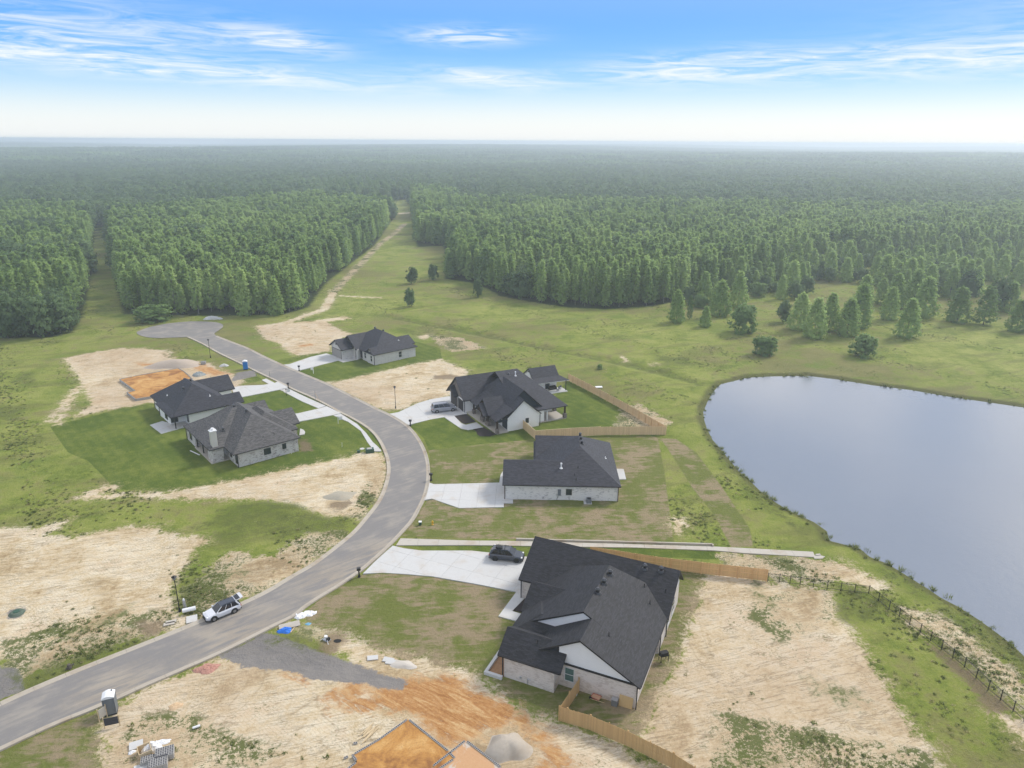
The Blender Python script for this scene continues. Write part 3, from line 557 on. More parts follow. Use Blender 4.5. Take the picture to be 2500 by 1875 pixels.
def clip_cell(poly, x0, x1, y0, y1):
    def cut(p, f, inter):
        o = []
        for i in range(len(p)):
            a, b = p[i], p[(i+1) % len(p)]
            if f(a): o.append(a)
            if f(a) != f(b): o.append(inter(a, b))
        return o
    ix = lambda X: (lambda a, b: (X, a[1]+(b[1]-a[1])*(X-a[0])/(b[0]-a[0])))
    iy = lambda Y: (lambda a, b: (a[0]+(b[0]-a[0])*(Y-a[1])/(b[1]-a[1]), Y))
    for f, it in ((lambda q: q[0] > x0, ix(x0)), (lambda q: q[0] < x1, ix(x1)), (lambda q: q[1] > y0, iy(y0)), (lambda q: q[1] < y1, iy(y1))):
        if len(poly) < 3: return []
        poly = cut(poly, f, it)
    return poly
def area(p): return abs(sum(p[i][0]*p[(i+1) % len(p)][1]-p[(i+1) % len(p)][0]*p[i][1] for i in range(len(p))))/2
def slab(name, pix, ang, cell, mat='conc', top=.11, z=0.0, kind='structure', wp=None):
    """a concrete slab poured in panels with open joints between them"""
    pts = wp if wp else W_(pix, z+top); a = math.radians(ang); ca, sa = math.cos(a), math.sin(a)
    loc = [(x*ca+y*sa, -x*sa+y*ca) for x, y in pts]; base = bpy.data.objects.new(name, None); link(base); base.rotation_euler = (0, 0, a); tag(base, kind=kind)
    cw, chh = cell if hasattr(cell, '__len__') else (cell, cell); x0 = min(p[0] for p in loc); x1 = max(p[0] for p in loc); y0 = min(p[1] for p in loc); y1 = max(p[1] for p in loc)
    nx = max(1, round((x1-x0)/cw)); ny = max(1, round((y1-y0)/chh)); g = .012
    for i in range(nx):
        for j in range(ny):
            c = clip_cell(loc, x0+(x1-x0)*i/nx+g, x0+(x1-x0)*(i+1)/nx-g, y0+(y1-y0)*j/ny+g, y0+(y1-y0)*(j+1)/ny-g)
            if len(c) < 3 or area(c) < .12: continue
            from mathutils.geometry import tessellate_polygon
            mb = MB(); dz = random.uniform(-.004, .004); v = [Vector((q[0], q[1], z+top+dz)) for q in c]
            for tr in tessellate_polygon([v]):
                q = [v[k] for k in tr]
                if (q[1]-q[0]).cross(q[2]-q[0]).z < 0: q = q[::-1]
                mb.poly(q)
            cc = c if sum(c[k][0]*c[(k+1) % len(c)][1]-c[(k+1) % len(c)][0]*c[k][1] for k in range(len(c))) > 0 else c[::-1]
            for k in range(len(cc)):
                p, q = cc[k], cc[(k+1) % len(cc)]; mb.poly([(p[0], p[1], z-.1), (q[0], q[1], z-.1), (q[0], q[1], z+top+dz), (p[0], p[1], z+top+dz)])
            mb.build('panel', M[mat], base)
    return base
slab('driveway', [(959,1332),(989,1339),(1030,1344),(1150,1344),(1285,1359),(1330,1370),(1310,1462),(1281,1457),(1260,1444),(1150,1423),(1057,1407),(989,1401),(935,1398),(886,1400),(915,1371),(938,1350)], -24, 3.2)
slab('path', [(1260.5,1444.5),(1216.5,1504),(1262,1516),(1272,1498),(1250.4,1491.6),(1287,1454),(1281,1457.5)], -24, 1.8, top=.10)
slab('driveway', [(1048,1178),(1060,1182),(1150,1180),(1219,1178),(1222,1159),(1228,1150),(1242,1150),(1240,1218),(1252.6,1219),(1252.6,1228),(1230,1228),(1230,1237.5),(1121,1240),(1054,1217),(1034,1221),(1043,1200)], -1.5, 3.0)
slab('driveway', [(951,1010),(973,1006),(990,998),(1020,984),(1050,975),(1096,967),(1135,985),(1140,1010),(1085,1018),(1050,1024),(997,1037),(975,1023)], 26, 3.2)
slab('path', [(1085,1018.5),(1108,1014),(1126,1033),(1137,1037),(1163,1031),(1180,1043),(1142,1049.5),(1126,1046.6)], 26, 1.6, top=.10)
slab('driveway', [(691,890.5),(706.5,888.8),(758.5,871),(797,862.5),(815,868),(850,880),(872,874),(873,877.5),(837.6,884.3),(826,880),(727,905)], 41, 3.4)
slab('driveway', [(639,927.5),(650,924),(671,935),(678,931),(705,946),(683,951),(590,969.5),(572,965),(566,946),(590,941.5),(643,939.6),(655.6,937)], 40, 3.4)
slab('pavement', [(683.6,951.5),(702,947.5),(751,971),(795,990.5),(777,996.5),(738,980)], -38, 1.6, top=.10)
slab('driveway', [(720,1031),(712,1011),(727,1009),(777,997.5),(797,991.5),(833,1008.5),(814,1013),(735,1028)], 40, 3.4)
slab('pavement', [(814,1014),(832,1010),(872,1035),(894,1057),(910,1079),(929,1096),(931,1101),(914.5,1101.7),(897,1079),(880.6,1051.5),(851,1030)], -50, 1.6, top=.10)
slab('path', [(733,1046),(741,1049),(745,1054),(743,1060),(731,1062)], 40, 1.6, top=.10)
slab('patio', [(365.7,1037.3),(396,1027.8),(452,1042),(393.4,1058.5)], 40, 2.6)
slab('patio', [(1500,1144.2),(1522.5,1144.7),(1528.7,1170),(1505,1170)], -1.5, 2.2)
slab('drain_channel', [(978,1314),(1150,1319.5),(1260,1320.5),(1500,1327),(1739,1334),(1800,1337),(1985,1347),(1991,1360),(1812,1349.5),(1744,1343.5),(1551,1336.5),(1150,1330.5),(967,1331)], -1.5, (3.0, 6), 'conc_old')
wall = [G(1260, 1319), G(1400, 1323), G(1500, 1325.5), G(1739, 1332), G(1741, 1336)]
lw = thing('retaining_lip', 'long low concrete lip standing along the upper edge of the drain channel', 'kerb')
for a, b in zip(wall[:-1], wall[1:]):
    c = ((a[0]+b[0])/2, (a[1]+b[1])/2); MB().obox(c, math.atan2(b[1]-a[1], b[0]-a[0]), math.hypot(b[0]-a[0], b[1]-a[1])/2-.01, .10, -.1, .34).build('lip_section', M['conc_old'], lw)
# ------------------------------------------------------------------ houses
class House:
    def __init__(s, name, label, cat, ox, oy, deg, roof, fascia, ze=2.9, group=None):
        s.r = thing(name, label, cat, (ox, oy, 0), math.radians(deg), group); s.blocks = []; s.roof = roof; s.fascia = fascia; s.ze = ze; s.ox, s.oy, s.a = ox, oy, math.radians(deg)
    def world(s, u, v): return (s.ox+u*math.cos(s.a)-v*math.sin(s.a), s.oy+u*math.sin(s.a)+v*math.cos(s.a))
    def block(s, axis, a0, a1, b0, b1, rb, zr, h0=0.0, h1=0.0, z0=None, z1=None, name='roof', th=.2, mat=None):
        """axis 'u': ridge along u from a0..a1 at v=rb, eaves at v=b0 (z0) and v=b1 (z1); h0,h1 = hip insets"""
        z0 = s.ze if z0 is None else z0; z1 = s.ze if z1 is None else z1; th = th+random.uniform(.001, .012)
        T = (lambda a, b, z: (a, b, z)) if axis == 'u' else (lambda a, b, z: (b, a, z))
        A, B = T(a0+h0, rb, zr), T(a1-h1, rb, zr)
        pl = [[T(a0, b0, z0), T(a1, b0, z0), B, A], [T(a1, b1, z1), T(a0, b1, z1), A, B]]
        if h0 > 0: pl.append([T(a0, b1, z1), T(a0, b0, z0), A])
        if h1 > 0: pl.append([T(a1, b0, z0), T(a1, b1, z1), B])
        if axis == 'v': pl = [p[::-1] for p in pl]
        MB().shell(pl, th).build(name, [s.roof if mat is None else mat, s.fascia], s.r)
        s.blocks.append((axis, a0, a1, b0, b1, rb, zr, h0, h1, z0, z1))
        return s
    def rz(s, u, v):
        best = 0
        for ax, a0, a1, b0, b1, rb, zr, h0, h1, z0, z1 in s.blocks:
            a, b = (u, v) if ax == 'u' else (v, u)
            if not (a0 <= a <= a1 and b0 <= b <= b1): continue
            z = z0+(zr-z0)*(b-b0)/max(1e-6, rb-b0) if b < rb else z1+(zr-z1)*(b1-b)/max(1e-6, b1-rb)
            if h0 > 0: z = min(z, z0+(zr-z0)*(a-a0)/h0)
            if h1 > 0: z = min(z, z0+(zr-z0)*(a1-a)/h1)
            best = max(best, z)
        return best
    def walls(s, poly, mat, z1=None, name='wall', z0=-.2):
        MB().prism(poly, z0, s.ze+.02 if z1 is None else z1, bottom=False).build(name, M[mat] if isinstance(mat, str) else mat, s.r); return s
    def gable(s, face, pos, pts, mat, t=.12, name='gable_wall'):
        """upright panel in plane u=pos or v=pos through (along, z) points"""
        sg = -1 if face[0] == '-' else 1; mb = MB(); ax = face[1]
        F = (lambda a, n, z: (a, n, z)) if ax == 'v' else (lambda a, n, z: (n, a, z))
        f = [F(a, pos, z) for a, z in pts]; b = [F(a, pos-sg*t, z) for a, z in pts]
        mb.poly(f); mb.poly(b[::-1])
        for i in range(len(pts)):
            j = (i+1) % len(pts); mb.poly([f[j], f[i], b[i], b[j]])
        me = mb.mesh(name, M[mat]); import bmesh
        bm = bmesh.new(); bm.from_mesh(me); bmesh.ops.recalc_face_normals(bm, faces=bm.faces); bm.to_mesh(me); bm.free()
        inst(name, me, s.r); return s
    def _T(s, face, pos):
        sg = -1 if face[0] == '-' else 1
        return (lambda a0, a1, n0, n1: (a0, a1, pos+sg*n0, pos+sg*n1)) if face[1] == 'v' else (lambda a0, a1, n0, n1: (pos+sg*n0, pos+sg*n1, a0, a1))
    def window(s, face, pos, at, w, z0, z1, fr='fascia_black', pane='pane', mull=0):
        T = s._T(face, pos); a0, a1 = at-w/2, at+w/2; mb = MB(); k = .07
        mb.box(*T(a0-k, a1+k, -.02, .06), z1, z1+k); mb.box(*T(a0-k, a1+k, -.02, .09), z0-k, z0); mb.box(*T(a0-k, a0, -.02, .058), z0, z1); mb.box(*T(a1, a1+k, -.02, .058), z0, z1)
        if mull: mb.box(*T(a0, a1, -.02, .055), (z0+z1)/2-.03, (z0+z1)/2+.03)
        f = mb.build('window', M[fr], s.r); MB().box(*T(a0, a1, -.02, .028), z0, z1).build('pane', M[pane], f); return s
    def door(s, face, pos, at, w, h, mat='door_dark', name='door', panels=0, z0=.12, fr='fascia_black'):
        T = s._T(face, pos); a0, a1 = at-w/2, at+w/2; mb = MB(); k = .10
        d = MB().box(*T(a0, a1, -.02, .03), z0, z0+h).build(name, M[mat], s.r)
        mb.box(*T(a0-k, a0, -.02, .07), z0, z0+h); mb.box(*T(a1, a1+k, -.02, .07), z0, z0+h); mb.box(*T(a0-k, a1+k, -.02, .072), z0+h, z0+h+k); mb.build('door_frame', M[fr], d)
        for i in range(panels):
            zz = z0+h*(i+.06)/panels; MB().box(*T(a0+.05, a1-.05, .03, .05), zz, zz+h/panels*.86).build('door_panel', M[mat], d)
        return s
    def post(s, u, v, h, w=.12, mat='timber_dark', base=None, z0=.1):
        p = MB().box(u-w, u+w, v-w, v+w, z0+(1.0 if base else 0), h).build('post', M[mat], s.r)
        if base: MB().box(u-w*2.2, u+w*2.2, v-w*2.2, v+w*2.2, z0, z0+1.0).build('post_base', M[base], p)
        return s
    def slab(s, poly, top=.12, mat='conc', name='porch_slab'):
        MB().prism(poly, -.1, top).build(name, M[mat], s.r); return s
    def spout(s, u, v, mat='fascia_black', top=None):
        MB().box(u-.055, u+.055, v-.055, v+.055, 0.02, (s.ze if top is None else top)-.1).build('downspout', M[mat], s.r); return s
    def vent(s, u, v, r=.29, h=.66, mat='fascia_black'):
        z = s.rz(u, v); o = MB().cyl((u, v), r*.75, r*.75, z-.2, z+h*.7, 12).build('roof_vent', M[mat], s.r)
        MB().cyl((u, v), r, r*.55, z+h*.7, z+h, 12).build('vent_cap', M['vent_cap'], o); MB().cyl((u, v), r*1.45, r*1.1, z-.12, z+.10, 10).build('flashing', M['vent_cap'], o); return s
    def pipe(s, u, v, h=.45, r=.05, mat='fascia_black'):
        z = s.rz(u, v); MB().cyl((u, v), r, r, z-.15, z+h, 8).cyl((u, v), r*3.2, r*1.3, z-.03, z+.08, 8).build('vent_pipe', M[mat], s.r); return s
    def flue(s, u, v, h=.9):
        z = s.rz(u, v); o = MB().cyl((u, v), .10, .10, z-.2, z+h, 10).build('flue', M['white'], s.r)
        MB().cyl((u, v), .30, .14, z-.08, z+.12, 10).build('flashing', M['white'], o); MB().cyl((u, v), .19, .12, z+h-.02, z+h+.16, 10).build('flue_cap', M['white'], o); return s
    def gutter(s, face, pos, a0, a1, z=None):
        T = s._T(face, pos); z = s.ze if z is None else z; MB().box(*T(a0, a1, .0, .11), z-.15, z-.02).build('gutter', s.fascia, s.r); return s

M['vent_cap'] = plain('vent_cap_metal', (.045, .045, .050), .3, spec=.6)
# house A - foreground, black roof
h = House('brick_house', 'large brick house in the foreground with a black roof and two white gable panels', 'house', 12.88, 58.46, -24, M['roof_black'], M['fascia_black'], 3.0)
h.block('v', 3.6, 16.4, -15.3, .42, -7.1, 7.21, h1=3.0)                    # tall middle part, stops in a gable wall towards the camera
h.block('v', -.35, 3.72, -12.4, .42, -6.1, 6.635)                            # lower near gable
h.block('u', -15.3, -7, 1.7, 12, 4.6, 4.65, h0=2.9)                         # hip skirt below the middle gable
h.block('u', -14.85, -7.6, -1.75, 3.4, .85, 4.75, name='roof')              # left near wing
h.block('u', -18.35, .68, 11.9, 20.6, 17.3, 6.25)                           # garage wing
h.block('u', -15.5, -7.9, 6.1, 12.4, 9.35, 5.15)                            # entry gable
h.walls([(-14.2, -1.45), (-8.4, -1.45), (-8.4, -.02), (0, 0), (0, 6.3), (.0, 9), (.3, 9.2), (.3, 19.8), (-18, 19.8), (-18, 12.35), (-14.9, 12.3), (-14.9, 6.4), (-14.9, 3.0), (-14.2, 3.0)], 'brick_cream')
h.gable('-v', 0, [(-8.45, 3.02), (-.15, 3.02), (-6.1, 6.22), (-8.45, 4.95)], 'siding_white')
h.gable('-v', 3.75, [(-13.3, 3.95), (-5.9, 3.95), (-5.9, 6.35), (-7.1, 6.99)], 'siding_white')
h.gable('+u', .3, [(12.6, 3.02), (19.9, 3.02), (17.3, 6.0)], 'siding_white'); h.gable('-u', -18, [(12.3, 3.02), (20.2, 3.02), (17.3, 6.0)], 'siding_white')
h.gable('-u', -14.3, [(-1.4, 3.02), (3.0, 3.02), (.85, 4.5)], 'siding_white'); h.gable('+v', 3.8, [(-10, 3.02), (-8, 3.02), (-9, 3.5)], 'siding_white')
MB().box(-8.5, .35, -.14, -.01, 2.88, 3.06).build('trim_band', M['fascia_black'], h.r)
h.window('-v', -.02, -7.2, .95, .9, 2.5, 'fascia_white', 'pane_green', 1)
for v_ in (2.4, 4.8): h.window('+u', 0, v_, .9, 1.0, 2.3, 'fascia_black', 'pane')
for v_ in (13.5, 16.3): h.window('+u', .3, v_, 1.3, .9, 2.4, 'fascia_white', 'pane', 1)
h.door('-u', -18, 16, 4.9, 2.4, 'door_dark', 'garage_door', 4)
for a in ((.12, -.12), (-14.3, -1.55), (.42, 9.1), (-18.1, 12.25), (.42, 12.5)): h.spout(*a)
h.gutter('-v', -1.75, -14.8, -7.7).gutter('+u', .42, 0, 12.0)
for a in ((-6.6, 12.0), (-6.7, 9.9), (-6.8, 7.8)): h.vent(*a)
for a in ((-3.5, 16.6), (-1.55, 16.75)): h.vent(*a, mat='fascia_black')
for a in ((-4.0, 3.1), (-1.7, 12.2), (-2.9, 14.2), (-.4, 14.6), (-11.0, .2)): h.pipe(*a)
mb = MB(); mb.box(-16.35, -14.22, -2.05, -1.72, -.1, .38); mb.box(-16.35, -16.02, -1.72, 3.0, -.1, .38); mb.box(-16.02, -14.22, 2.7, 3.0, -.1, .38); mb.build('planter_wall', M['conc'], h.r)
MB().box(-16.02, -14.22, -1.72, 2.7, -.1, .12).build('planter_soil', plain('soil_fill', (.30, .17, .09), .95, var=.3), h.r)
MB().cyl((-15.2, .4), .05, .05, .1, .42, 8).build('pipe_stub', M['white'], h.r)
MB().box(-12.3, -12.1, -1.56, -1.44, .5, .75).build('hose_tap', M['metal'], h.r); MB().tube((-11.4, -1.5, .1), (-11.4, -1.5, .8), .04).tube((-11.4, -1.5, .8), (-11.0, -1.6, .8), .05).build('gas_riser', M['metal'], h.r)
HA = h

# house B - centre, white brick, black roof
h = House('white_brick_house', 'white brick house with a black hipped roof between the road bend and the pond', 'house', -1.01, 103.52, -1.5, M['roof_black2'], M['fascia_black'], 2.85)
h.block('v', -.45, 17.2, 4.6, 18.68, 12.4, 6.45, h0=7.7, h1=5.4)
h.block('u', -.45, 12.0, -.452, 9.2, 4.35, 5.05)
h.block('u', 4.9, 12.4, 9.1, 19.0, 14.2, 5.35)
h.walls([(0, 0), (18.27, 0), (18.27, 16.7), (5.3, 16.9), (5.3, 8.8), (0, 8.8)], 'brick_white')
h.gable('-u', 0, [(.05, 2.87), (8.75, 2.87), (4.35, 4.85)], 'siding_white'); h.gable('-u', 5.3, [(9.6, 2.87), (18.6, 2.87), (14.2, 5.1)], 'timber_dark')
h.gable('-u', 5.22, [(9.5, .3), (11.8, .3), (11.8, 2.9), (9.5, 2.9)], 'timber_dark', name='porch_panel')
h.window('-v', 0, 10.35, .95, .95, 2.05, 'siding_cream', 'pane')
h.door('-u', 0, 4.4, 4.9, 2.3, 'door_gray', 'garage_door', 4)
MB().box(8.55, 9.05, -.2, -.01, .9, 1.95).build('meter_box', M['gray_plastic'], h.r); MB().tube((8.6, -.12, .9), (8.4, -.12, .1), .04).build('conduit', M['gray_plastic'], h.r)
MB().box(6.1, 6.3, -.2, -.01, .3, .6).build('gas_meter', M['metal'], h.r)
MB().box(12.75, 13.05, -1.3, -.01, -.05, .12).build('pad_strip', M['conc'], h.r)
for a in ((-.06, -.1), (18.3, -.1), (18.35, 16.6)): h.spout(*a, 'timber_dark')
h.gutter('-v', -.45, -.4, 18.6)
for a in ((12.75, 12.2), (12.8, 10.5), (12.85, 8.8)): h.vent(*a)
h.flue(9.12, 2.86, .75)
for a in ((11.9, 3.0), (11.3, 1.6), (11.5, .7)): h.pipe(*a, h=.3)
h.pipe(16.9, 8.1, .3, .07, 'white')
HB = h

# house C - left, grey shingles and mottled brick with chimney
h = House('gray_roof_house', 'mottled brick house with a weathered gray hipped roof and a tall cream chimney', 'house', -48.54, 114.72, 40.1, M['roof_gray'], M['fascia_dark'], 2.9)
h.block('v', -.55, 19.2, -.9, 11.6, 5.25, 7.4, h0=6.3, h1=5.8)
h.block('u', -3.5, 11.55, 4.05, 19.15, 11.6, 7.05, h0=7.3, h1=6.0)
h.block('v', 3.7, 16.9, 4.1, 13.1, 8.6, 6.1, h0=4.5, h1=4.5)
h.block('u', 6.5, 14.6, 6.35, 13.0, 9.7, 5.15)
h.block('u', 6.0, 12.7, 16.6, 21.2, 18.95, 4.55)
h.walls([(0, 0), (11.24, 0), (11.24, 4.2), (12.6, 4.3), (12.6, 6.9), (14.0, 6.9), (14.0, 12.6), (12.3, 12.6), (12.3, 20.9), (8, 20.9), (8, 18.8), (-3.1, 18.8), (-3.1, 13.8), (0, 13.8), (0, 7.3), (.2, 4.6), (0, 4.5)], 'brick_mottled')
h.walls([(-2.95, 4.5), (-.95, 4.5), (-.95, 4.95), (-2.5, 4.95), (-2.5, 7.0), (-2.95, 7.0)], 'brick_mottled', name='porch_wall')
h.slab([(-3.3, 4.45), (.1, 4.45), (.1, 13.9), (-3.3, 13.9)], .14, 'conc_old'); h.post(-2.9, 9.9, 2.9, .09, 'timber_black').post(-2.9, 13.3, 2.9, .09, 'timber_black')
MB().box(-3.4, -.2, 4.2, 4.4, 2.68, 2.88).build('porch_beam', M['fascia_dark'], h.r)
h.gable('+u', 14.0, [(6.9, 2.9), (12.5, 2.9), (9.7, 4.85)], 'brick_mottled'); h.gable('+u', 12.3, [(17, 2.9), (20.8, 2.9), (18.95, 4.3)], 'brick_mottled')
h.window('-v', 0, 5.35, 1.15, 1.1, 2.15).window('-v', 0, 8.55, .6, 1.3, 2.2).window('-u', 0, .75, .8, .6, 2.3).window('-u', 0, 3.4, .7, .9, 2.2).window('-u', -3.1, 16.3, 1.2, .9, 2.2)
h.door('-u', 0, 9.5, 1.7, 2.1, 'pane', 'patio_door').window('-u', 0, 11.8, 1.4, .6, 2.2)
zc_ = h.rz(-2.0, 5.1); c = MB().box(-2.75, -1.75, 4.4, 5.35, 2.9, 6.05).build('chimney', M['siding_cream'], h.r); MB().box(-2.85, -1.65, 4.3, 5.45, 6.05, 6.2).build('chimney_cap', M['white'], c)
MB().cyl((-2.25, 4.88), .16, .16, 6.2, 6.5, 10).cyl((-2.25, 4.88), .30, .25, 6.5, 6.62, 10).build('chimney_pot', M['white'], c)
for a in ((4.35, 12.4), (4.9, 7.4), (.3, 7.3)): h.vent(*a, mat='fascia_dark')
for a in ((5.3, 1.1), (7.4, 1.2), (-.1, 8.4)): h.pipe(*a, h=.25, mat='fascia_dark')
h.spout(-.06, -.08, 'fascia_black').spout(-3.2, 18.8, 'fascia_dark').gutter('-v', -.55, -.7, 11.5).post(13.0, 4.6, 2.9, .10, 'brick_mottled')
HC = h

# house D - left rear, black roof, white walls
h = House('white_house', 'white walled house with a blue black hipped roof standing behind the gray roofed house', 'house', -69.19, 134.52, 40.2, M['roof_black2'], M['fascia_black'], 2.9)
h.block('v', -3.55, 12.95, -.75, 11.4, 5.4, 7.1, h0=6.0, h1=6.0)
h.block('u', 3.0, 15.1, 6.1, 13.0, 9.6, 5.35)
h.block('u', 4.0, 13.6, -3.56, 1.5, -1.05, 4.5)
h.block('u', -1.2, 5, -3.5, 7.2, 1.8, 4.4, h0=3.4, h1=0.0)
h.walls([(2.4, -3.1), (13.1, -3.1), (13.1, 1.2), (11.2, 1.2), (11.2, 6.6), (14.4, 6.6), (14.4, 12.5), (-.1, 12.5), (-.1, 8.4), (-.6, 6.9), (-.4, .3), (2.4, .3)], 'brick_painted')
h.slab([(-.5, -3.1), (2.4, -3.1), (2.4, .3), (-.5, .3)], .13); h.post(-.3, -2.9, 2.9, .09, 'timber_black'); MB().box(-.45, 2.4, -3.2, -3.0, 2.62, 2.86).build('porch_beam', M['fascia_black'], h.r)
h.window('-u', -.52, 2.5, 1.5, .75, 2.2).window('-v', .3, .4, 1.2, .4, 2.4).window('-u', 2.4, -2.2, 1.0, .8, 2.4)
h.gable('+u', 13.1, [(-3.1, 2.9), (1.1, 2.9), (-1.05, 4.2)], 'siding_white'); h.gable('+u', 14.4, [(6.7, 2.9), (12.5, 2.9), (9.6, 5.0)], 'siding_white')
for a in ((5.5, 8.3), (5.9, 5.2), (3.7, 3.2)): h.vent(*a, r=.26, h=.6)
h.pipe(1.2, 6.5, .3, .06, 'white').pipe(7.6, -.9, .35, .07, 'white').pipe(8.6, -.4, .2, .06)
h.spout(-.65, 7.0).spout(-.2, 12.5, 'fascia_dark').gutter('-v', -3.56, -1.1, 13.5)
HD = h

# house E - far, pale brick
h = House('pale_brick_house', 'pale brick house farthest up the street with a wide gray garage door', 'house', -35.70, 175.90, 41.1, M['roof_black2'], M['fascia_dark'], 2.9)
h.block('v', -.5, 15.8, -.4, 13.1, 6.35, 7.0, h0=6.3, h1=6.3)
h.block('u', -1.35, 8, 7.1, 15.5, 11.3, 5.9)
h.block('u', -4.6, 4, 8.9, 15.9, 12.4, 5.05)
h.block('u', -.62, 5, -.52, 3.7, 1.55, 4.35)
h.block('u', 8, 14.4, 2.6, 9, 5.8, 4.6)
h.walls([(0, 0), (12.7, 0), (12.7, 15.2), (-4.1, 15.2), (-4.1, 9.5), (-.9, 9.5), (-.9, 8.4), (.6, 8.4), (.6, 6.7), (.25, 6.5), (.25, 3.6), (0, 3.5)], 'brick_pale')
h.gable('-u', -4.1, [(9.4, 2.9), (15.4, 2.9), (12.4, 4.8)], 'brick_pale'); h.gable('-u', 0, [(-.1, 2.9), (3.3, 2.9), (1.55, 4.1)], 'brick_pale')
h.post(-.7, 7.3, 2.9, .28, 'brick_pale')
h.door('-u', -4.1, 12.4, 4.9, 2.3, 'door_gray', 'garage_door', 4).door('-u', .6, 7.6, .9, 2.1, 'door_dark')
h.window('-u', 0, 1.45, .75, .7, 2.2, 'siding_cream', 'pane', 1).window('-u', .25, 5.0, .75, .8, 2.2, 'siding_cream', 'pane', 1).window('-v', 0, 7.85, .85, .75, 2.2, 'siding_cream', 'pane', 1)
h.spout(-.05, -.07, 'fascia_dark').pipe(8.9, 2.2, .3, .09, 'metal').vent(6.6, 10.2).vent(8.2, 8.6)
MB().box(-4.3, -4.12, 12.2, 12.5, 3.6, 4.2).build('gable_lamp', M['fascia_dark'], h.r)
MB().prism([(-4.0, 9.45), (-4.0, 8.5), (-.9, 7.6), (.5, 7.6), (.5, 9.45)], -.1, .09).build('porch_slab', M['conc'], h.r)
HE = h

# house F - the largest, white and navy, timber porch
h = House('farmhouse', 'white farmhouse with a navy gable, a timber entry porch and two dark garage doors', 'house', -.84, 132.03, 26, M['roof_black2'], M['fascia_black'], 2.9)
h.block('v', 2.0, 16.0, -.4, 9.35, 4.6, 7.5, h1=3.5)                           # upper gable (navy end)
h.block('v', -.4, 2.1, -.5, 7.45, 3.45, 6.35)                               # white gable in front
h.block('u', 3.5, 14.55, 1.2, 22.0, 13.6, 8.2, h1=5.8)                       # rear right wing and porch
h.block('u', -4.3, 6.5, 12.9, 22.2, 17.4, 6.9)                              # garages
h.block('u', -5.2, -1.0, 16.3, 20.8, 18.6, 4.75)                            # small gable over the left door
MB().shell([[(-2.75, -.5, 2.7), (1.2, -.5, 4.5), (1.2, 13.1, 4.5), (-2.75, 13.1, 2.7)]], .16).build('porch_roof', [M['roof_black2'], M['fascia_black']], h.r)
h.block('u', -4.0, 0.5, 3.0, 7.6, 5.3, 4.85, name='entry_roof'); h.block('u', -3.05, 1.2, 2.7, 8.4, 5.55, 5.75, name='entry_roof')
h.walls([(0, 0), (7.1, 0), (7.1, 1.6), (9.2, 1.6), (9.2, 6.2), (13.6, 6.2), (13.6, 21.4), (-4.0, 21.4), (-4.0, 13.4), (0, 13.4)], 'brick_painted')
h.walls([(-4.25, 16.9), (-4.0, 16.9), (-4.0, 20.3), (-4.25, 20.3)], 'stone', name='stone_front')
h.gable('-v', 0, [(-.2, 2.9), (7.1, 2.9), (3.45, 6.1)], 'brick_painted'); h.gable('-v', 2.3, [(.2, 2.9), (9.0, 2.9), (4.6, 7.25)], 'siding_navy')
h.gable('-u', -4.02, [(13.3, 2.9), (21.5, 2.9), (17.4, 6.6)], 'stone'); h.gable('-u', -4.6, [(16.8, 2.9), (20.3, 2.9), (18.6, 4.5)], 'stone')
h.gable('-u', -3.6, [(3.4, 2.9), (7.2, 2.9), (5.3, 4.6)], 'timber_dark'); h.gable('-u', -2.75, [(3.6, 3.7), (7.5, 3.7), (5.55, 5.5)], 'timber_dark')
MB().box(-2.55, 0, -.02, .1, 2.2, 2.75).build('porch_end_panel', M['siding_navy'], h.r)
h.gable('-u', -.06, [(.1, .3), (2.4, .3), (2.4, 2.8), (.1, 2.8)], 'siding_navy', t=.05, name='navy_panel')
h.window('-v', 0, 4.4, .6, 1.2, 2.1).window('-u', -.02, 4.3, 1.8, .9, 2.3).window('-u', 0, 9.2, 1.4, .8, 2.3).door('-u', 0, 6.3, 1.4, 2.3, 'timber_dark')
h.door('-u', -4.25, 18.6, 2.9, 2.4, 'door_dark', 'garage_door', 4).door('-u', -4.0, 15.0, 2.7, 2.3, 'door_dark', 'garage_door', 4)
h.slab([(-2.6, -.5), (0, -.45), (0, 13.4), (-3.5, 13.4)], .16, 'conc_old'); h.slab([(7.1, 1.25), (14.3, 1.25), (14.3, 6.2), (7.1, 6.2)], .14, 'conc_old')
for v_, b in ((-.25, 'stone'), (4.0, 'stone'), (4.7, 'stone'), (6.6, 'stone'), (7.3, 'stone'), (11.6, 'stone')): h.post(-2.4, v_, 2.85, .14, 'timber_dark', b)
h.post(14.1, 1.55, 2.85, .15, 'timber_dark', 'stone').post(14.1, 6.0, 2.85, .15, 'timber_dark', 'stone').post(9.9, 1.6, 2.85, .1, 'white')
h.spout(-3.9, 13.2).spout(7.3, -.1).gutter('-v', 1.2, 9.4, 14.5)
h.vent(6.1, 12.3, .2, .3); h.flue(7.4, 11.6, .8)
HF = h

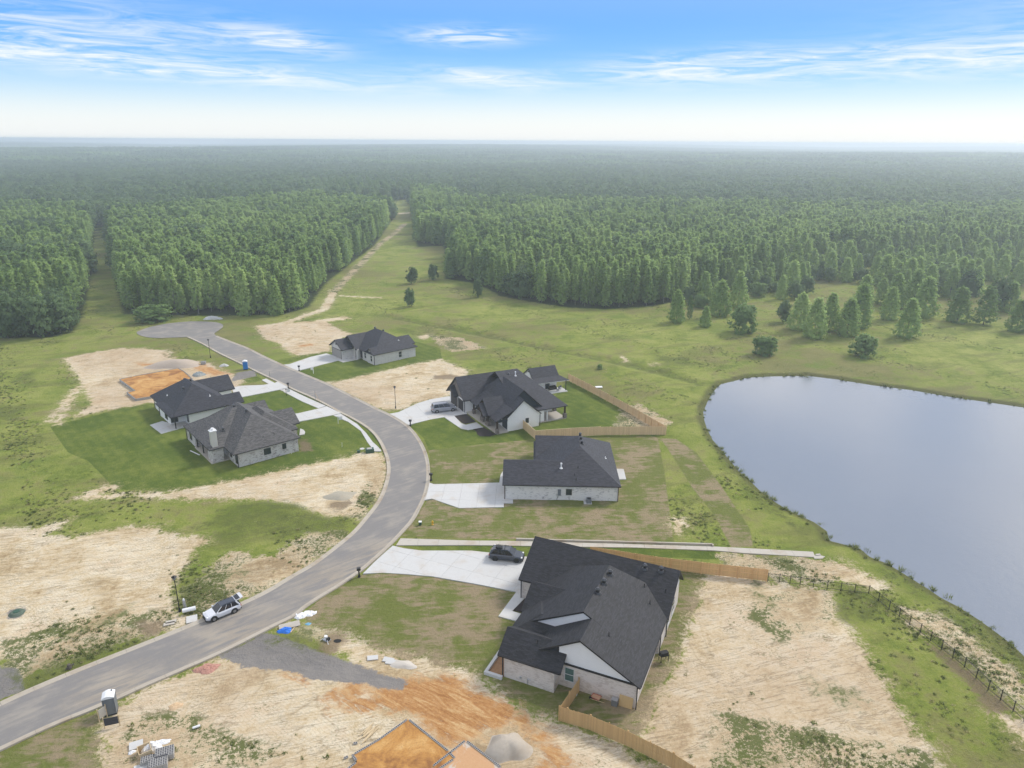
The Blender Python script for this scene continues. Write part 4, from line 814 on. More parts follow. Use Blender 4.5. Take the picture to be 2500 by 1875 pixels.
# small outbuilding behind it
h = House('pool_house', 'small white outbuilding with a black roof and covered porch behind the farmhouse', 'building', 9.88, 154.86, 24, M['roof_black2'], M['fascia_black'], 2.6)
h.block('u', -4.5, 2.5, 2.9, 8.7, 5.0, 5.2, z0=3.35)
MB().shell([[(-4.5, .75, 2.6), (4.2, .75, 2.6), (2.5, 3.0, 3.36), (-4.5, 3.0, 3.36)]], .14).build('porch_roof', [M['roof_black2'], M['fascia_white']], h.r)
h.walls([(-4.2, 3.4), (2.2, 3.4), (2.2, 8.2), (-4.2, 8.2)], 'brick_painted', 2.75); h.gable('-u', -4.2, [(3.3, 2.7), (8.4, 2.7), (5.0, 4.95)], 'brick_painted'); h.gable('+u', 2.2, [(3.3, 2.7), (8.4, 2.7), (5.0, 4.95)], 'brick_painted')
MB().box(-4.3, -4.18, 5.0, 5.4, 4.2, 4.45).build('gable_vent', M['fascia_black'], h.r)
h.slab([(-4.2, 0), (3.45, 0), (3.45, 3.4), (-4.2, 3.4)], .14); h.post(3.3, .75, 2.6, .08, 'timber_black').post(-4.0, .9, 2.6, .08, 'timber_black'); h.door('-v', 3.4, -.2, .9, 2.0, 'pane').window('-v', 3.4, 1.6, .7, 1.9, 2.3)
HG = h
gx, gy = h.world(1.6, 1.7)
g = thing('patio_sofa', 'dark outdoor sofa against the wall under the outbuilding porch', 'sofa', (*h.world(.7, 2.5), .14), h.a)
MB().box(-1.0, 1.0, -.4, .4, .1, .42).build('seat', M['tyre'], g); MB().box(-1.0, 1.0, .28, .42, .42, .85).build('backrest', M['tyre'], g); MB().box(-1.0, -.85, -.4, .28, .42, .62).build('armrest', M['tyre'], g); MB().box(.85, 1.0, -.4, .28, .42, .62).build('armrest', M['tyre'], g)
for i, (u, v, lb) in enumerate([(2.0, 1.4, 'gray patio chair nearest the porch post of the outbuilding'), (1.2, .8, 'gray patio chair at the open edge of the outbuilding porch'), (2.7, 2.2, 'gray patio chair at the far end of the outbuilding porch')]):
    g = thing('patio_chair', lb, 'chair', (*h.world(u, v), .14), h.a+i*1.3, 'chairs under the outbuilding porch')
    MB().box(-.25, .25, -.25, .25, .38, .44).build('seat', M['gray_plastic'], g); MB().box(-.25, .25, .2, .26, .44, .9).build('backrest', M['gray_plastic'], g)
    for a, b in ((-.22, -.22), (.22, -.22), (-.22, .22), (.22, .22)): MB().box(a-.02, a+.02, b-.02, b+.02, 0, .38).build('leg', M['metal'], g)

# mulch beds
def bed(pix, label, z=.05):
    mb = fill(W_(pix), z+.02); o = mb.build('mulch_bed', plain('mulch', (.030, .022, .020), .95, var=.5, scale=9)); tag(o, label, 'flower bed'); return o
bed([(1251,1491),(1271,1496),(1300,1461),(1287.5,1454.5)], 'dark mulch bed in the corner of the walk beside the foreground house')
bed([(1108.5,1017),(1139,1011),(1162,1030),(1137,1035.5),(1128.7,1033.5)], 'dark mulch bed between the farmhouse walk and its porch')
bed([(1150,1045),(1180,1043.5),(1212,1061),(1196.5,1065.6),(1172,1065.6),(1165,1061),(1163,1054)], 'round ended dark mulch bed below the farmhouse porch')
# air conditioner, barrow, sheet, crates at the houses
ax, ay = HB.world(13.55, -.85)
g = thing('air_conditioner', 'dark gray air conditioner at the wall of the white brick house', 'air conditioner', (ax, ay, .1), -.03)
MB().box(-.5, .5, -.45, .45, -.1, 0).build('base', M['conc'], g); MB().box(-.38, .38, -.36, .36, 0, .78).build('casing', M['gray_plastic'], g); MB().cyl((0, 0), .30, .30, .781, .80, 14).build('fan_grille', M['tyre'], g)
ax, ay = HA.world(1.1, 8.2)
g = thing('barbecue_grill', 'black covered grill at the rear corner of the foreground house', 'grill', (ax, ay, .1), .3)
MB().box(-.5, .5, -.3, .3, .75, .9).build('firebox', M['tyre'], g); MB().box(-.45, .45, -.26, .26, .9, 1.2).build('lid', M['timber_black'], g)
for a, b in ((-.45, -.25), (.45, -.25), (-.45, .25), (.45, .25)): MB().box(a-.03, a+.03, b-.03, b+.03, 0, .75).build('leg', M['timber_black'], g)
ax, ay = HA.world(-3.9, -.75)
g = thing('wheelbarrow', 'red wheelbarrow full of soil by the brick wall of the foreground house', 'wheelbarrow', (ax, ay, 0), -.55)
mb = MB(); a = [(-.55, -.3, .65), (.45, -.36, .65), (.45, .36, .65), (-.55, .3, .65)]; b = [(-.3, -.18, .35), (.25, -.2, .35), (.25, .2, .35), (-.3, .18, .35)]
for i in range(4): mb.poly([b[i], b[(i+1) % 4], a[(i+1) % 4], a[i]])
mb.poly(b[::-1]); mb.build('tray', M['red_paint'], g); MB().poly([(-.5, -.27, .62), (.41, -.33, .62), (.41, .33, .62), (-.5, .27, .62)]).build('load', plain('barrow_soil', (.42, .24, .15), .9), g)
w_ = MB().cyl((0, 0), .2, .2, -.05, .05, 12).build('wheel', M['tyre'], g); w_.location = (-.65, 0, .2); w_.rotation_euler = (math.pi/2, 0, 0)
for s_ in (-1, 1): MB().tube((-.6, s_*.2, .25), (1.0, s_*.28, .55), .025).build('handle', M['lumber'], g); MB().tube((.25, s_*.22, .38), (.3, s_*.24, 0), .02).build('leg', M['tyre'], g)
ax, ay = HA.world(-.95, -.30); g = MB().box(-.72, .72, -.02, .02, 0, 1.25).build('plywood_sheet', M['plywood'], None, (ax, ay, 0), (math.radians(-14), 0, math.radians(-24))); tag(g, 'square plywood sheet leaning on the corner of the foreground house', 'plywood')
ax, ay = HA.world(-2.05, -.45); g = thing('utility_cabinet', 'small gray cabinet on the wall left of the leaning plywood', 'utility box', (ax, ay, 0), math.radians(-24)); MB().box(-.3, .3, -.2, .25, 0, .75).build('casing', M['gray_plastic'], g); MB().box(-.33, .33, -.23, .27, .75, .79).build('lid', M['metal'], g)
ax, ay = HA.world(-6.3, -.8); g = thing('cable_box', 'little white box in the grass beneath the green window', 'box', (ax, ay, 0), -.4); MB().box(-.28, .28, -.16, .16, 0, .16).build('body', M['conc'], g); MB().box(-.24, .24, -.12, .12, .16, .19).build('lid', M['white'], g)

# ------------------------------------------------------------------ timber fences
PK = {}
def picket_mesh(m_):
    if m_ not in PK: PK[m_] = MB().box(-.068, .068, -.010, .010, .04, 1.82).mesh('picket', M[m_])
    return PK[m_]
def wood_fence(label, pts, mat='picket', inside=1, group=None, posts_side=True, cap=False):
    """pickets on one side of two rails, posts behind; inside=+1 puts rails to the left of the walking direction"""
    g = thing('wooden_fence', label, 'fence', (pts[0][0], pts[0][1], 0), 0, group); ox, oy = pts[0]; pm = picket_mesh(mat)
    for a, b in zip(pts[:-1], pts[1:]):
        L_ = math.hypot(b[0]-a[0], b[1]-a[1]); ang = math.atan2(b[1]-a[1], b[0]-a[0]); dx, dy = math.cos(ang), math.sin(ang); nx, ny = -dy*inside, dx*inside; n = max(1, round(L_/.146))
        for i in range(n):
            s_ = (i+.5)*L_/n; inst('picket', pm, g, (a[0]-ox+dx*s_, a[1]-oy+dy*s_, random.uniform(-.02, .03)), (random.uniform(-.008, .008), 0, ang+random.uniform(-.02, .02)))
        m_ = max(1, round(L_/2.44))
        for i in range(m_+1):
            s_ = min(max(i*L_/m_, .05), L_-.05); MB().obox((a[0]-ox+dx*s_+nx*.10, a[1]-oy+dy*s_+ny*.10), ang, .045, .045, -.1, 1.88).build('post', M[mat], g)
        for zr in (.35, .95, 1.55):
            MB().obox(((a[0]+b[0])/2-ox+nx*.033, (a[1]+b[1])/2-oy+ny*.033), ang, L_/2, .02, zr-.045, zr+.045).build('rail', M[mat], g)
        if cap: MB().obox(((a[0]+b[0])/2-ox, (a[1]+b[1])/2-oy), ang, L_/2, .05, 1.86, 1.9).build('cap_rail', M['lumber'], g)
    return g
f1 = [HA.world(-5.55, -.1), G(1383, 1733), ]
FA = W_([(1403,1694),(1366,1760)]); wood_fence('short cedar fence return running from the brick wall past the green window', [HA.world(-6.0, -.12), G(1366, 1761)], 'picket', -1)
wood_fence('cedar plank fence crossing the bottom of the picture beside the sandy yard', [G(1366, 1761), G(1384, 1766), G(1440, 1783), G(1530, 1822), G(1640, 1876), G(1745, 1945)], 'picket', 1)
wood_fence('orange cedar fence with its rails showing behind the foreground house roof', [G(1440, 1362), G(1500, 1371), G(1600, 1387), G(1712, 1401), G(1800, 1411), G(1872, 1419)], 'picket_in', -1)
wood_fence('pale fence with a capped top between the farmhouse and the white brick house', [G(1275.5, 1045.5), G(1307, 1073), G(1390, 1067), G(1465, 1063)], 'picket_far', 1, cap=True)
wood_fence('pale fence ending at the far right corner of the farmhouse lawn', [G(1465, 1063), G(1540, 1062), G(1626, 1062)], 'picket_far', 1)
wood_fence('long fence running up the right side of the farmhouse lawn from its corner', [G(1626, 1062), G(1606, 1050), G(1575, 1032), G(1530, 1006), G(1498, 988)], 'picket_far', 1)
wood_fence('upper stretch of the lawn fence reaching the small outbuilding', [G(1498, 988), G(1450, 962), G(1410, 941), G(1388, 930)], 'picket_far', 1)

# black metal fence
def metal_fence(label, pix):
    pts = W_(pix); ox, oy = pts[0]; g = thing('metal_fence', label, 'fence', (ox, oy, 0))
    for i, a in enumerate(pts): MB().box(a[0]-ox-.035, a[0]-ox+.035, a[1]-oy-.035, a[1]-oy+.035, -.1, 1.35).build('post', M['timber_black'], g)
    for a, b in zip(pts[:-1], pts[1:]):
        L_ = math.hypot(b[0]-a[0], b[1]-a[1]); ang = math.atan2(b[1]-a[1], b[0]-a[0]); c = ((a[0]+b[0])/2-ox, (a[1]+b[1])/2-oy)
        for z in (.18, 1.18): MB().obox(c, ang, L_/2, .016, z-.018, z+.018).build('rail', M['timber_black'], g)
        mb = MB(); n = int(L_/.12)
        for i in range(1, n):
            x, y = a[0]-ox+(b[0]-a[0])*i/n, a[1]-oy+(b[1]-a[1])*i/n; mb.obox((x, y), ang, .009, .009, .05, 1.24)
        o = mb.build('bars', M['timber_black'], g); o['kind'] = 'stuff'
    return g
metal_fence('black metal fence leading from the cedar fence to the bend near the pond', [(1874,1419),(1902,1421.5),(1928,1426),(1953,1429),(1985,1433),(2019,1439),(2052,1443),(2086,1447),(2120,1450)])
metal_fence('black metal fence descending along the pond bank to the right edge', [(2120,1450),(2144,1468),(2170,1489),(2195,1506),(2220,1525.5),(2246,1545),(2271,1565),(2298,1586),(2325.5,1606.5),(2354,1629),(2382.5,1656),(2412,1684.5),(2442,1709),(2473,1736.5),(2500,1760),(2532,1790)])
# ------------------------------------------------------------------ trees
def leaf_mesh(name, centres, per, size, mat, seed, droop=0.0, spread=.5, up=.9):
    """foliage: many small leaf-sprig faces spread round branch-tip centres"""
    rg = np.random.default_rng(seed); C = np.repeat(np.array(centres), per, 0); n = len(C)
    off = rg.normal(0, 1, (n, 3))*spread*np.array([1, 1, .55]); p = C+off; p[:, 2] = np.maximum(p[:, 2], .05)
    nrm = rg.normal(0, 1, (n, 3)); ax = p.copy(); ax[:, 2] = 0; r = np.linalg.norm(ax, axis=1, keepdims=True)+1e-6
    hh = p[:, 2].max(); sn = ax/max(1e-3, np.percentile(r, 90))*.75; sn[:, 2] = up*(.25+.75*p[:, 2]/hh); sn /= np.linalg.norm(sn, axis=1, keepdims=True)
    nrm /= np.linalg.norm(nrm, axis=1, keepdims=True); nrm *= np.where((nrm*sn).sum(1) < 0, -1, 1)[:, None]; nrm = nrm*.9+sn*.45; nrm /= np.linalg.norm(nrm, axis=1, keepdims=True)
    cn = sn+nrm*.40; cn /= np.linalg.norm(cn, axis=1, keepdims=True)
    t = np.cross(nrm, rg.normal(0, 1, (n, 3))); t /= np.linalg.norm(t, axis=1, keepdims=True); b = np.cross(nrm, t)
    s = (size*rg.uniform(.6, 1.35, (n, 1))); a = s*rg.uniform(.5, .9, (n, 1))
    V = np.stack([p-t*s, p-b*a, p+t*s, p+b*a], 1).reshape(-1, 3)
    me = bpy.data.meshes.new(name); me.vertices.add(len(V)); me.vertices.foreach_set('co', V.astype(np.float32).ravel()); F = np.arange(len(V)).reshape(-1, 4)
    me.loops.add(F.size); me.loops.foreach_set('vertex_index', F.ravel().astype(np.int32)); me.polygons.add(len(F)); me.polygons.foreach_set('loop_start', (np.arange(len(F))*4).astype(np.int32)); me.update(calc_edges=True)
    at = me.attributes.new('leaf', 'FLOAT', 'POINT'); at.data.foreach_set('value', np.repeat(np.clip(np.repeat(rg.uniform(0, 1, len(centres)), per)*.7+rg.uniform(0, .3, n), 0, 1), 4).astype(np.float32)); me.materials.append(mat)
    me.polygons.foreach_set('use_smooth', np.ones(len(F), dtype=bool)); me.normals_split_custom_set_from_vertices(np.repeat(cn, 4, 0).astype(np.float32)); me.update(); return me
def conical_centres(h, R, seed, n, base=.08, sharp=.8):
    rg = random.Random(seed); o = []
    for i in range(n):
        t = base+(1-base)*((i+.5)/n)**.92; prof = min(1, (t-base)*4.2+.45)*(1-t)**sharp*1.15
        a = i*2.399+rg.uniform(-.5, .5); r = R*prof*rg.uniform(.55, 1.08); o.append((r*math.cos(a), r*math.sin(a), h*t*rg.uniform(.97, 1.02)))
    return o
def round_centres(h, R, seed, n, base=.12, emin=-.95):
    rg = random.Random(seed); o = []; lob = [(rg.uniform(-.40, .40)*R, rg.uniform(-.40, .40)*R, h*rg.uniform(.24, .76), R*rg.uniform(.42, .62)) for _ in range(9)]+[(0, 0, h*.30, R*.95), (0, 0, h*.36, R), (0, 0, h*.56, R*.86)]
    for i in range(n):
        cx, cy, cz, r = lob[i % len(lob)]; a = rg.uniform(0, 2*math.pi); e = math.asin(rg.uniform(emin, 1)); k = rg.uniform(.75, 1.05)
        z = cz+r*k*math.sin(e)*.85; o.append((cx+r*k*math.cos(e)*math.cos(a), cy+r*k*math.cos(e)*math.sin(a), max(h*base, min(h, z))))
    return o
def trunk_mesh(h, r, seed, mat, limbs=7, top=.9):
    rg = random.Random(seed); mb = MB(); pz = [(0, 0, -.1)]
    for i in range(1, 6): pz.append((rg.uniform(-.12, .12)*i*.4, rg.uniform(-.12, .12)*i*.4, h*top*i/5))
    for i in range(5): mb.tube(pz[i], pz[i+1], r*(1-i*.18), 6, 0, r*(1-(i+1)*.18))
    for i in range(limbs):
        z = h*rg.uniform(.25, .75); a = rg.uniform(0, 6.28); l = h*.16; k = z/(h*top)*5; q = pz[min(5, int(k))]; mb.tube((q[0], q[1], z), (q[0]+math.cos(a)*l, q[1]+math.sin(a)*l, z+l*.7), r*.35, 4, 0, r*.1)
    return mb.mesh('trunk', mat, weld=False)
def tree_kind(tag_, h, R, kind, mat, seed, n, per, size, spread, bark='trunk', base=.08, sharp=.8):
    c = conical_centres(h, R, seed, n, base, sharp) if kind == 'c' else round_centres(h, R, seed, n, base)
    return leaf_mesh(tag_+'_crown', c, per, size, M[mat], seed, spread=spread), trunk_mesh(h, .16 if h > 8 else .10, seed, M[bark])
CON = [tree_kind('poplar', 14, 2.35, 'c', 'leaf_light', 100+i, 120, 11, .36, .34, base=.04+.07*(i % 3), sharp=.62+.09*(i % 3), bark='trunk_pale') for i in range(5)]
LONE = [tree_kind('lone_tree', 12, 3.5, 'c', 'leaf_light', 150+i, 240, 12, .34, .42, base=.0, sharp=.58) for i in range(4)]
OAK = [tree_kind('oak', 13, 4.6, 'r', 'leaf_dark', 200+i, 240, 11, .46, .50, base=.05) for i in range(4)]
MIDT = [tree_kind('gum', 14, 3.4, 'c', 'leaf_mid', 300+i, 140, 11, .38, .48, base=.06, sharp=.5) for i in range(3)]
BUSH = [tree_kind('bush', 5, 2.7, 'r', 'leaf_mid', 400+i, 300, 12, .25, .24, base=.02) for i in range(2)]
def tree(name, label, cat, kindset, i, x, y, sc, rz, group=None, sxy=None):
    cr, tk = kindset[i % len(kindset)]; g = thing(name, label, cat, (x, y, 0), rz, group); sxy = sc if sxy is None else sxy; g.scale = (sxy, sxy, sc)
    inst('crown', cr, g); inst('trunk', tk, g); return g

# single trees standing clear of the woods: (ground pixel x, base y, top y, kind, label, width factor)
SINGLE = [
 (1651,787,710,'c','slim light green tree leftmost of the row at the meadow edge',.95),(1683,780,722,'m','thin pale tree just right of the leftmost slim tree',.5),(1721,798,749,'c','smallest light green tree standing alone in front of the row',1.0),
 (1757,771,687,'c','tall light green tree behind the smallest lone tree',1.1),(1812,813,742,'b','dark low tree under pale willowy branches',.85),(1911,787,722,'o','round gray green tree left of the central cluster',.72),
 (1950,805,717,'c','left tree of the central cluster above the pond',1.1),(1986,825,729,'c','front tree of the central cluster above the pond',1.05),(2022,807,718,'c','tree in the middle of the central cluster, half hidden',1.0),
 (2067,820,729,'c','right front tree of the central cluster above the pond',1.1),(2095,800,695,'c','rear tree of the central cluster above the pond',.95),(2169,781,702,'c','light green tree right of the central cluster, set back',1.0),
 (2212,824,732,'c','lone light green tree nearest the far pond shore',1.1),(2252,775,677,'c','tall tree behind and right of the lone shore tree',1.1),(2336,787,703,'c','broad light green tree right of the tall set back tree',1.25),
 (2400,793,700,'m','darker twin tree near the right edge of the meadow',1.15),(2480,810,735,'c','tree cut by the right edge of the picture',1.2),(2462,762,690,'c','tree behind the one at the right edge',1.1),
 (1864,866,821,'b','small round dark bush left above the pond',1.15),(2103,870,815,'b','larger round dark bush above the pond',1.0),
 (1005,693,643,'o','round dark tree on the grass beside the dirt lane',.85),(1001,749,694,'o','round tree nearest the houses beside the grassy lane',.72),(1058,684,638,'o','dark tree touching the left end of the right hand wood',.8),(1166,726,671,'o','egg shaped dark tree standing before the right hand wood',.62),
 (378,784,744,'b','low spreading bush at the foot of the left plantation',1.9),(675,768,683,'c','light leafy tree standing forward of the left plantation',.85),(600,770,660,'c','tall pale trunked tree at the front of the left plantation',.7),
 (100,822,705,'o','broad tree at the front of the wood at the left edge',.75),(150,730,628,'o','broad round tree in the middle of the left edge wood',.9),(20,826,700,'o','leafy tree at the extreme left edge of the picture',.8),(1464,902,889,'b','tiny bush in the meadow behind the farmhouse',1.0),
 (2430,760,660,'o','dark round tree in the far right group',.7),(2360,735,640,'o','gray green round tree behind the broad light tree',.8),(2300,700,640,'b','low shrubby tree in the gap of the right wood',1.6)]
LIN = {'c': ('young_tree', LONE, 12), 'o': ('oak_tree', OAK, 13), 'm': ('gum_tree', MIDT, 14), 'b': ('bush', BUSH, 5)}
occupied = []
for i, (px, yb, yt, k, lb, wf) in enumerate(SINGLE):
    x, y, hh = height_at(px, yb, yt); nm, ks, h0 = LIN[k]; sc = hh/h0; tree(nm, lb, 'bush' if nm == 'bush' else 'tree', ks, i, x, y, sc, i*1.7, None, sc*wf*(.92 if k == 'c' else 1.0)); occupied.append((x, y))

def inside(pt, poly):
    x, y = pt; c = False
    for i in range(len(poly)):
        (ax, ay), (bx, by) = poly[i], poly[i-1]
        if (ay > y) != (by > y) and x < (bx-ax)*(y-ay)/(by-ay)+ax: c = not c
    return c
LB, LL, RB = AREAS['forest']
def pts_in(poly, step, jit, seed, skip=lambda x, y: False):
    rg = np.random.default_rng(seed); pa = np.array(poly); X, Y = np.meshgrid(np.arange(pa[:, 0].min(), pa[:, 0].max(), step), np.arange(pa[:, 1].min(), pa[:, 1].max(), step*.9))
    x = (X+rg.uniform(-jit, jit, X.shape)*step).ravel(); y = (Y+rg.uniform(-jit, jit, X.shape)*step).ravel(); m_ = (np.abs(x) < y*.78+30) & (sdf(x, y, poly) > 1.0+np.clip(5*np.sin(x*.16+seed)*np.sin(y*.13)+rg.normal(0, 2.0, len(x)), 0, 9)) & (y < 900); x, y = x[m_], y[m_]
    return x, y
HWL = [(-3000, 900), (-900, 560), (-420, 520), (-250, 470), (-200, 560), (-125, 690), (-95, 735), (-50, 640), (-40, 560), (60, 560), (175, 545), (330, 520), (430, 560), (900, 640), (3000, 900)]
hx = np.array([p[0] for p in HWL]); hy = np.array([p[1] for p in HWL])
plant = []; broad = []
n_low = lambda x, y: math.sin(x*.045+1.1)*math.sin(y*.038+.4)+.5*math.sin(x*.11-y*.07)
for poly, st, sd in ((LB, 3.6, 1), (LL, 4.1, 2), (RB, 3.7, 3)):
    x, y = pts_in(poly, st, .33, sd)
    for a, b in zip(x, y):
        if b > np.interp(a, hx, hy)+15: continue
        edge = float(-n_low(a, b)); kd = 'plant'
        if n_low(a*1.3, b*1.3) > 1.02 or (poly is LL and n_low(a, b) > .55): kd = 'broad'
        (plant if kd == 'plant' else broad).append((a, b))
# thinner scatter of trees on the open right side of the right wood
rg = random.Random(5)
scat = []
for _ in range(5200):
    px = rg.uniform(1560, 2530); top = 650 if px > 1950 else 770-(px-1560)*.28; py = rg.uniform(600, 752); x, y = G(px, py)
    if px < 1950 and py < top-25: continue
    if any(math.hypot(x-a, y-b) < 6.5 for a, b in occupied): continue
    if any(math.hypot(x-a, y-b) < 4.6 for a, b in scat): continue
    if math.sin(x*.10+.8)*math.sin(y*.085)+.25*rg.uniform(-1, 1)+(.9-max(0, py-640)/95.0) < .35: continue
    scat.append((x, y))
for i, (x, y) in enumerate(scat):
    q = rg.random(); sc = rg.uniform(.62, 1.12)
    if q < .66: tree('young_tree', 'bushy light green tree scattered over the open right part of the woods', 'tree', LONE, i, x, y, sc, rg.uniform(0, 6.28), 'scattered bushy trees at the right', sc*rg.uniform(.8, 1.0))
    elif q < .9: tree('oak_tree', 'rounded dark tree scattered over the open right part of the woods', 'tree', OAK, i, x, y, sc*.66, rg.uniform(0, 6.28), 'scattered rounded trees at the right', sc*.6)
    else: tree('bush', 'low dark shrub scattered over the open right part of the woods', 'bush', BUSH, i, x, y, sc, rg.uniform(0, 6.28), 'scattered shrubs at the right', sc*1.1)
def near_first(L): return sorted(L, key=lambda p: math.hypot(p[0], p[1]))
def hidden_depth(a, b):   # trees well behind the front row are partly covered: the front ones show largest
    return 0
plant = near_first(plant); broad = near_first(broad)
NPL, NBR = 296, 120
rg = random.Random(11)
used = {'plant': 0, 'broad': 0}
def region_label(x, y):
    if inside((x, y), LL): return 'in the wood at the left edge'
    if inside((x, y), LB): return 'in the left plantation block'
    return 'in the right hand plantation'
for (x, y) in plant[:NPL]:
    r = region_label(x, y); sc = rg.uniform(.68, 1.14); tree('poplar_tree', 'pointed light green tree in the dense front rows '+r, 'tree', CON, rg.randrange(5), x, y, sc, rg.uniform(0, 6.28), 'plantation trees '+r, sc*rg.uniform(.82, 1.0))
for (x, y) in broad[:NBR]:
    r = region_label(x, y); sc = rg.uniform(.72, 1.0); tree('oak_tree', 'rounded darker tree among the pointed ones '+r, 'tree', OAK, rg.randrange(4), x, y, sc, rg.uniform(0, 6.28), 'rounded trees '+r, sc*rg.uniform(.75, .95))

def scatter(name, pts, sources, label, seed, smin, smax, zfn=None, cat=None, align=False):
    """one object: points that carry instances of the source meshes"""
    rg = np.random.default_rng(seed); n = len(pts); me = bpy.data.meshes.new(name); me.vertices.add(n); co = np.zeros((n, 3), dtype=np.float32); pa = np.array(pts, dtype=np.float32); co[:, :2] = pa[:, :2]
    co[:, 2] = pa[:, 2] if pa.shape[1] > 2 else (terrain(pa[:, 0], pa[:, 1]) if zfn is None else zfn)
    me.vertices.foreach_set('co', co.ravel()); a = me.attributes.new('size', 'FLOAT', 'POINT'); a.data.foreach_set('value', rg.uniform(smin, smax, n).astype(np.float32))
    a = me.attributes.new('turn', 'FLOAT', 'POINT'); a.data.foreach_set('value', rg.uniform(0, 6.283, n).astype(np.float32)); a = me.attributes.new('pick', 'INT', 'POINT'); a.data.foreach_set('value', rg.integers(0, len(sources), n).astype(np.int32))
    o = inst(name, me); tag(o, label, cat, None, 'stuff')
    cl = bpy.data.collections.new(name+'_sources')
    for i, s in enumerate(sources): q = bpy.data.objects.new('%s_source_%03d' % (name, i), s); cl.objects.link(q)
    ng = bpy.data.node_groups.new(name, 'GeometryNodeTree'); ng.interface.new_socket('Geometry', in_out='INPUT', socket_type='NodeSocketGeometry'); ng.interface.new_socket('Geometry', in_out='OUTPUT', socket_type='NodeSocketGeometry')
    N, L = ng.nodes, ng.links; gi = N.new('NodeGroupInput'); go = N.new('NodeGroupOutput'); ip = N.new('GeometryNodeInstanceOnPoints'); ci = N.new('GeometryNodeCollectionInfo'); ci.inputs['Collection'].default_value = cl
    ci.inputs['Separate Children'].default_value = True; ci.inputs['Reset Children'].default_value = True
    def na(nm, ty):
        x = N.new('GeometryNodeInputNamedAttribute'); x.data_type = ty; x.inputs['Name'].default_value = nm; return x.outputs['Attribute']
    cx = N.new('ShaderNodeCombineXYZ'); L.new(na('turn', 'FLOAT'), cx.inputs[2]); m2p = N.new('GeometryNodeMeshToPoints'); L.new(gi.outputs[0], m2p.inputs[0]); L.new(m2p.outputs[0], ip.inputs['Points']); L.new(ci.outputs[0], ip.inputs['Instance']); ip.inputs['Pick Instance'].default_value = True
    L.new(na('pick', 'INT'), ip.inputs['Instance Index']); L.new(cx.outputs[0], ip.inputs['Rotation']); L.new(na('size', 'FLOAT'), ip.inputs['Scale']); L.new(ip.outputs[0], go.inputs[0])
    md = o.modifiers.new('scatter', 'NODES'); md.node_group = ng; return o
conj = [p[0] for p in CON]; oakj = [p[0] for p in OAK]; midj = [p[0] for p in MIDT]
scatter('plantation_trees', plant[NPL:], conj+midj[:1], 'dense light green plantation of pointed trees filling both blocks behind the front rows', 21, .66, 1.18)
rb = broad[NBR:]
# the mixed forest beyond, tree by tree to about 1.4 km
rg = np.random.default_rng(9); X, Y = np.meshgrid(np.arange(-1200, 1200, 8.0), np.arange(440, 1450, 8.0)); x = (X+rg.uniform(-3, 3, X.shape)).ravel(); y = (Y+rg.uniform(-3, 3, X.shape)).ravel()
m_ = (np.abs(x) < y*.78+40) & (y > np.interp(x, hx, hy)); x, y = x[m_], y[m_]; m_ = np.ones(len(x), bool)
lane = W_([(955,512),(985,500),(1040,500),(1065,520),(1010,560)]); m_ &= sdf(x, y, lane) < -1; x, y = x[m_], y[m_]
mix_ = np.sin(x*.011+.6)*np.sin(y*.009+1)+.4*np.sin(x*.03+y*.021)+rg.normal(0, .35, len(x))
hard = list(zip(x[mix_ > -.75], y[mix_ > -.75])); soft_ = list(zip(x[mix_ <= -.75], y[mix_ <= -.75]))
scatter('mixed_forest', hard+rb, oakj, 'dark mixed forest of rounded trees beyond the plantation', 22, .85, 1.45)
scatter('pale_forest', soft_, midj+oakj[:1], 'paler stands of pointed trees scattered through the far forest', 23, .80, 1.20)
# and then in stands of a hectare or so out to the horizon
def stand(seed, mat, w=70, n=110, h0=13):
    rg = random.Random(seed); V = []; F = []; at = []
    for k in range(n):
        cx, cy = rg.uniform(-w/2, w/2), rg.uniform(-w/2, w/2); R = rg.uniform(3.5, 6.5); hh = h0*rg.uniform(.75, 1.2); a_ = rg.random()
        m = 9; i0 = len(V)
        for lv, (rr_, zz) in enumerate(((1.0, .35), (.92, .66), (.55, .90))):
            for j in range(m): a = 2*math.pi*j/m+lv*.35; q = R*rr_*rg.uniform(.75, 1.15); V.append((cx+q*math.cos(a), cy+q*math.sin(a), hh*zz*rg.uniform(.92, 1.08))); at.append(min(1, a_*.7+rg.random()*.3))
        V.append((cx, cy, hh)); at.append(a_)
        for lv in range(2):
            for j in range(m): F.append((i0+lv*m+j, i0+lv*m+(j+1) % m, i0+(lv+1)*m+(j+1) % m, i0+(lv+1)*m+j))
        for j in range(m): F.append((i0+2*m+j, i0+2*m+(j+1) % m, i0+3*m))
    me = bpy.data.meshes.new('stand'); me.from_pydata(V, [], F); a = me.attributes.new('leaf', 'FLOAT', 'POINT'); a.data.foreach_set('value', np.array(at, dtype=np.float32)); me.materials.append(mat); me.update(); return me
ST = [stand(500+i, M['leaf_dark'] if i % 3 else M['leaf_mid']) for i in range(6)]
rg = np.random.default_rng(10); X, Y = np.meshgrid(np.arange(-5800, 5800, 62.0), np.arange(1430, 7250, 62.0)); x = (X+rg.uniform(-12, 12, X.shape)).ravel(); y = (Y+rg.uniform(-12, 12, X.shape)).ravel()
m_ = (np.abs(x) < y*.78+80); m_ &= ~((y > 2300) & (y < 3300) & (x > -1560) & (x < -1040)); x, y = x[m_], y[m_]
scatter('distant_forest', list(zip(x, y)), ST, 'endless forest fading into the haze at the horizon', 24, .85, 1.30)
fl = MB().box(-1600, -1000, 2300, 3350, -1, float(terrain(np.array([-1300.]), np.array([2800.]))[0])+6); o = fl.build('pale_field', plain('pale_field', (.62, .60, .56), .9)); tag(o, kind='structure')

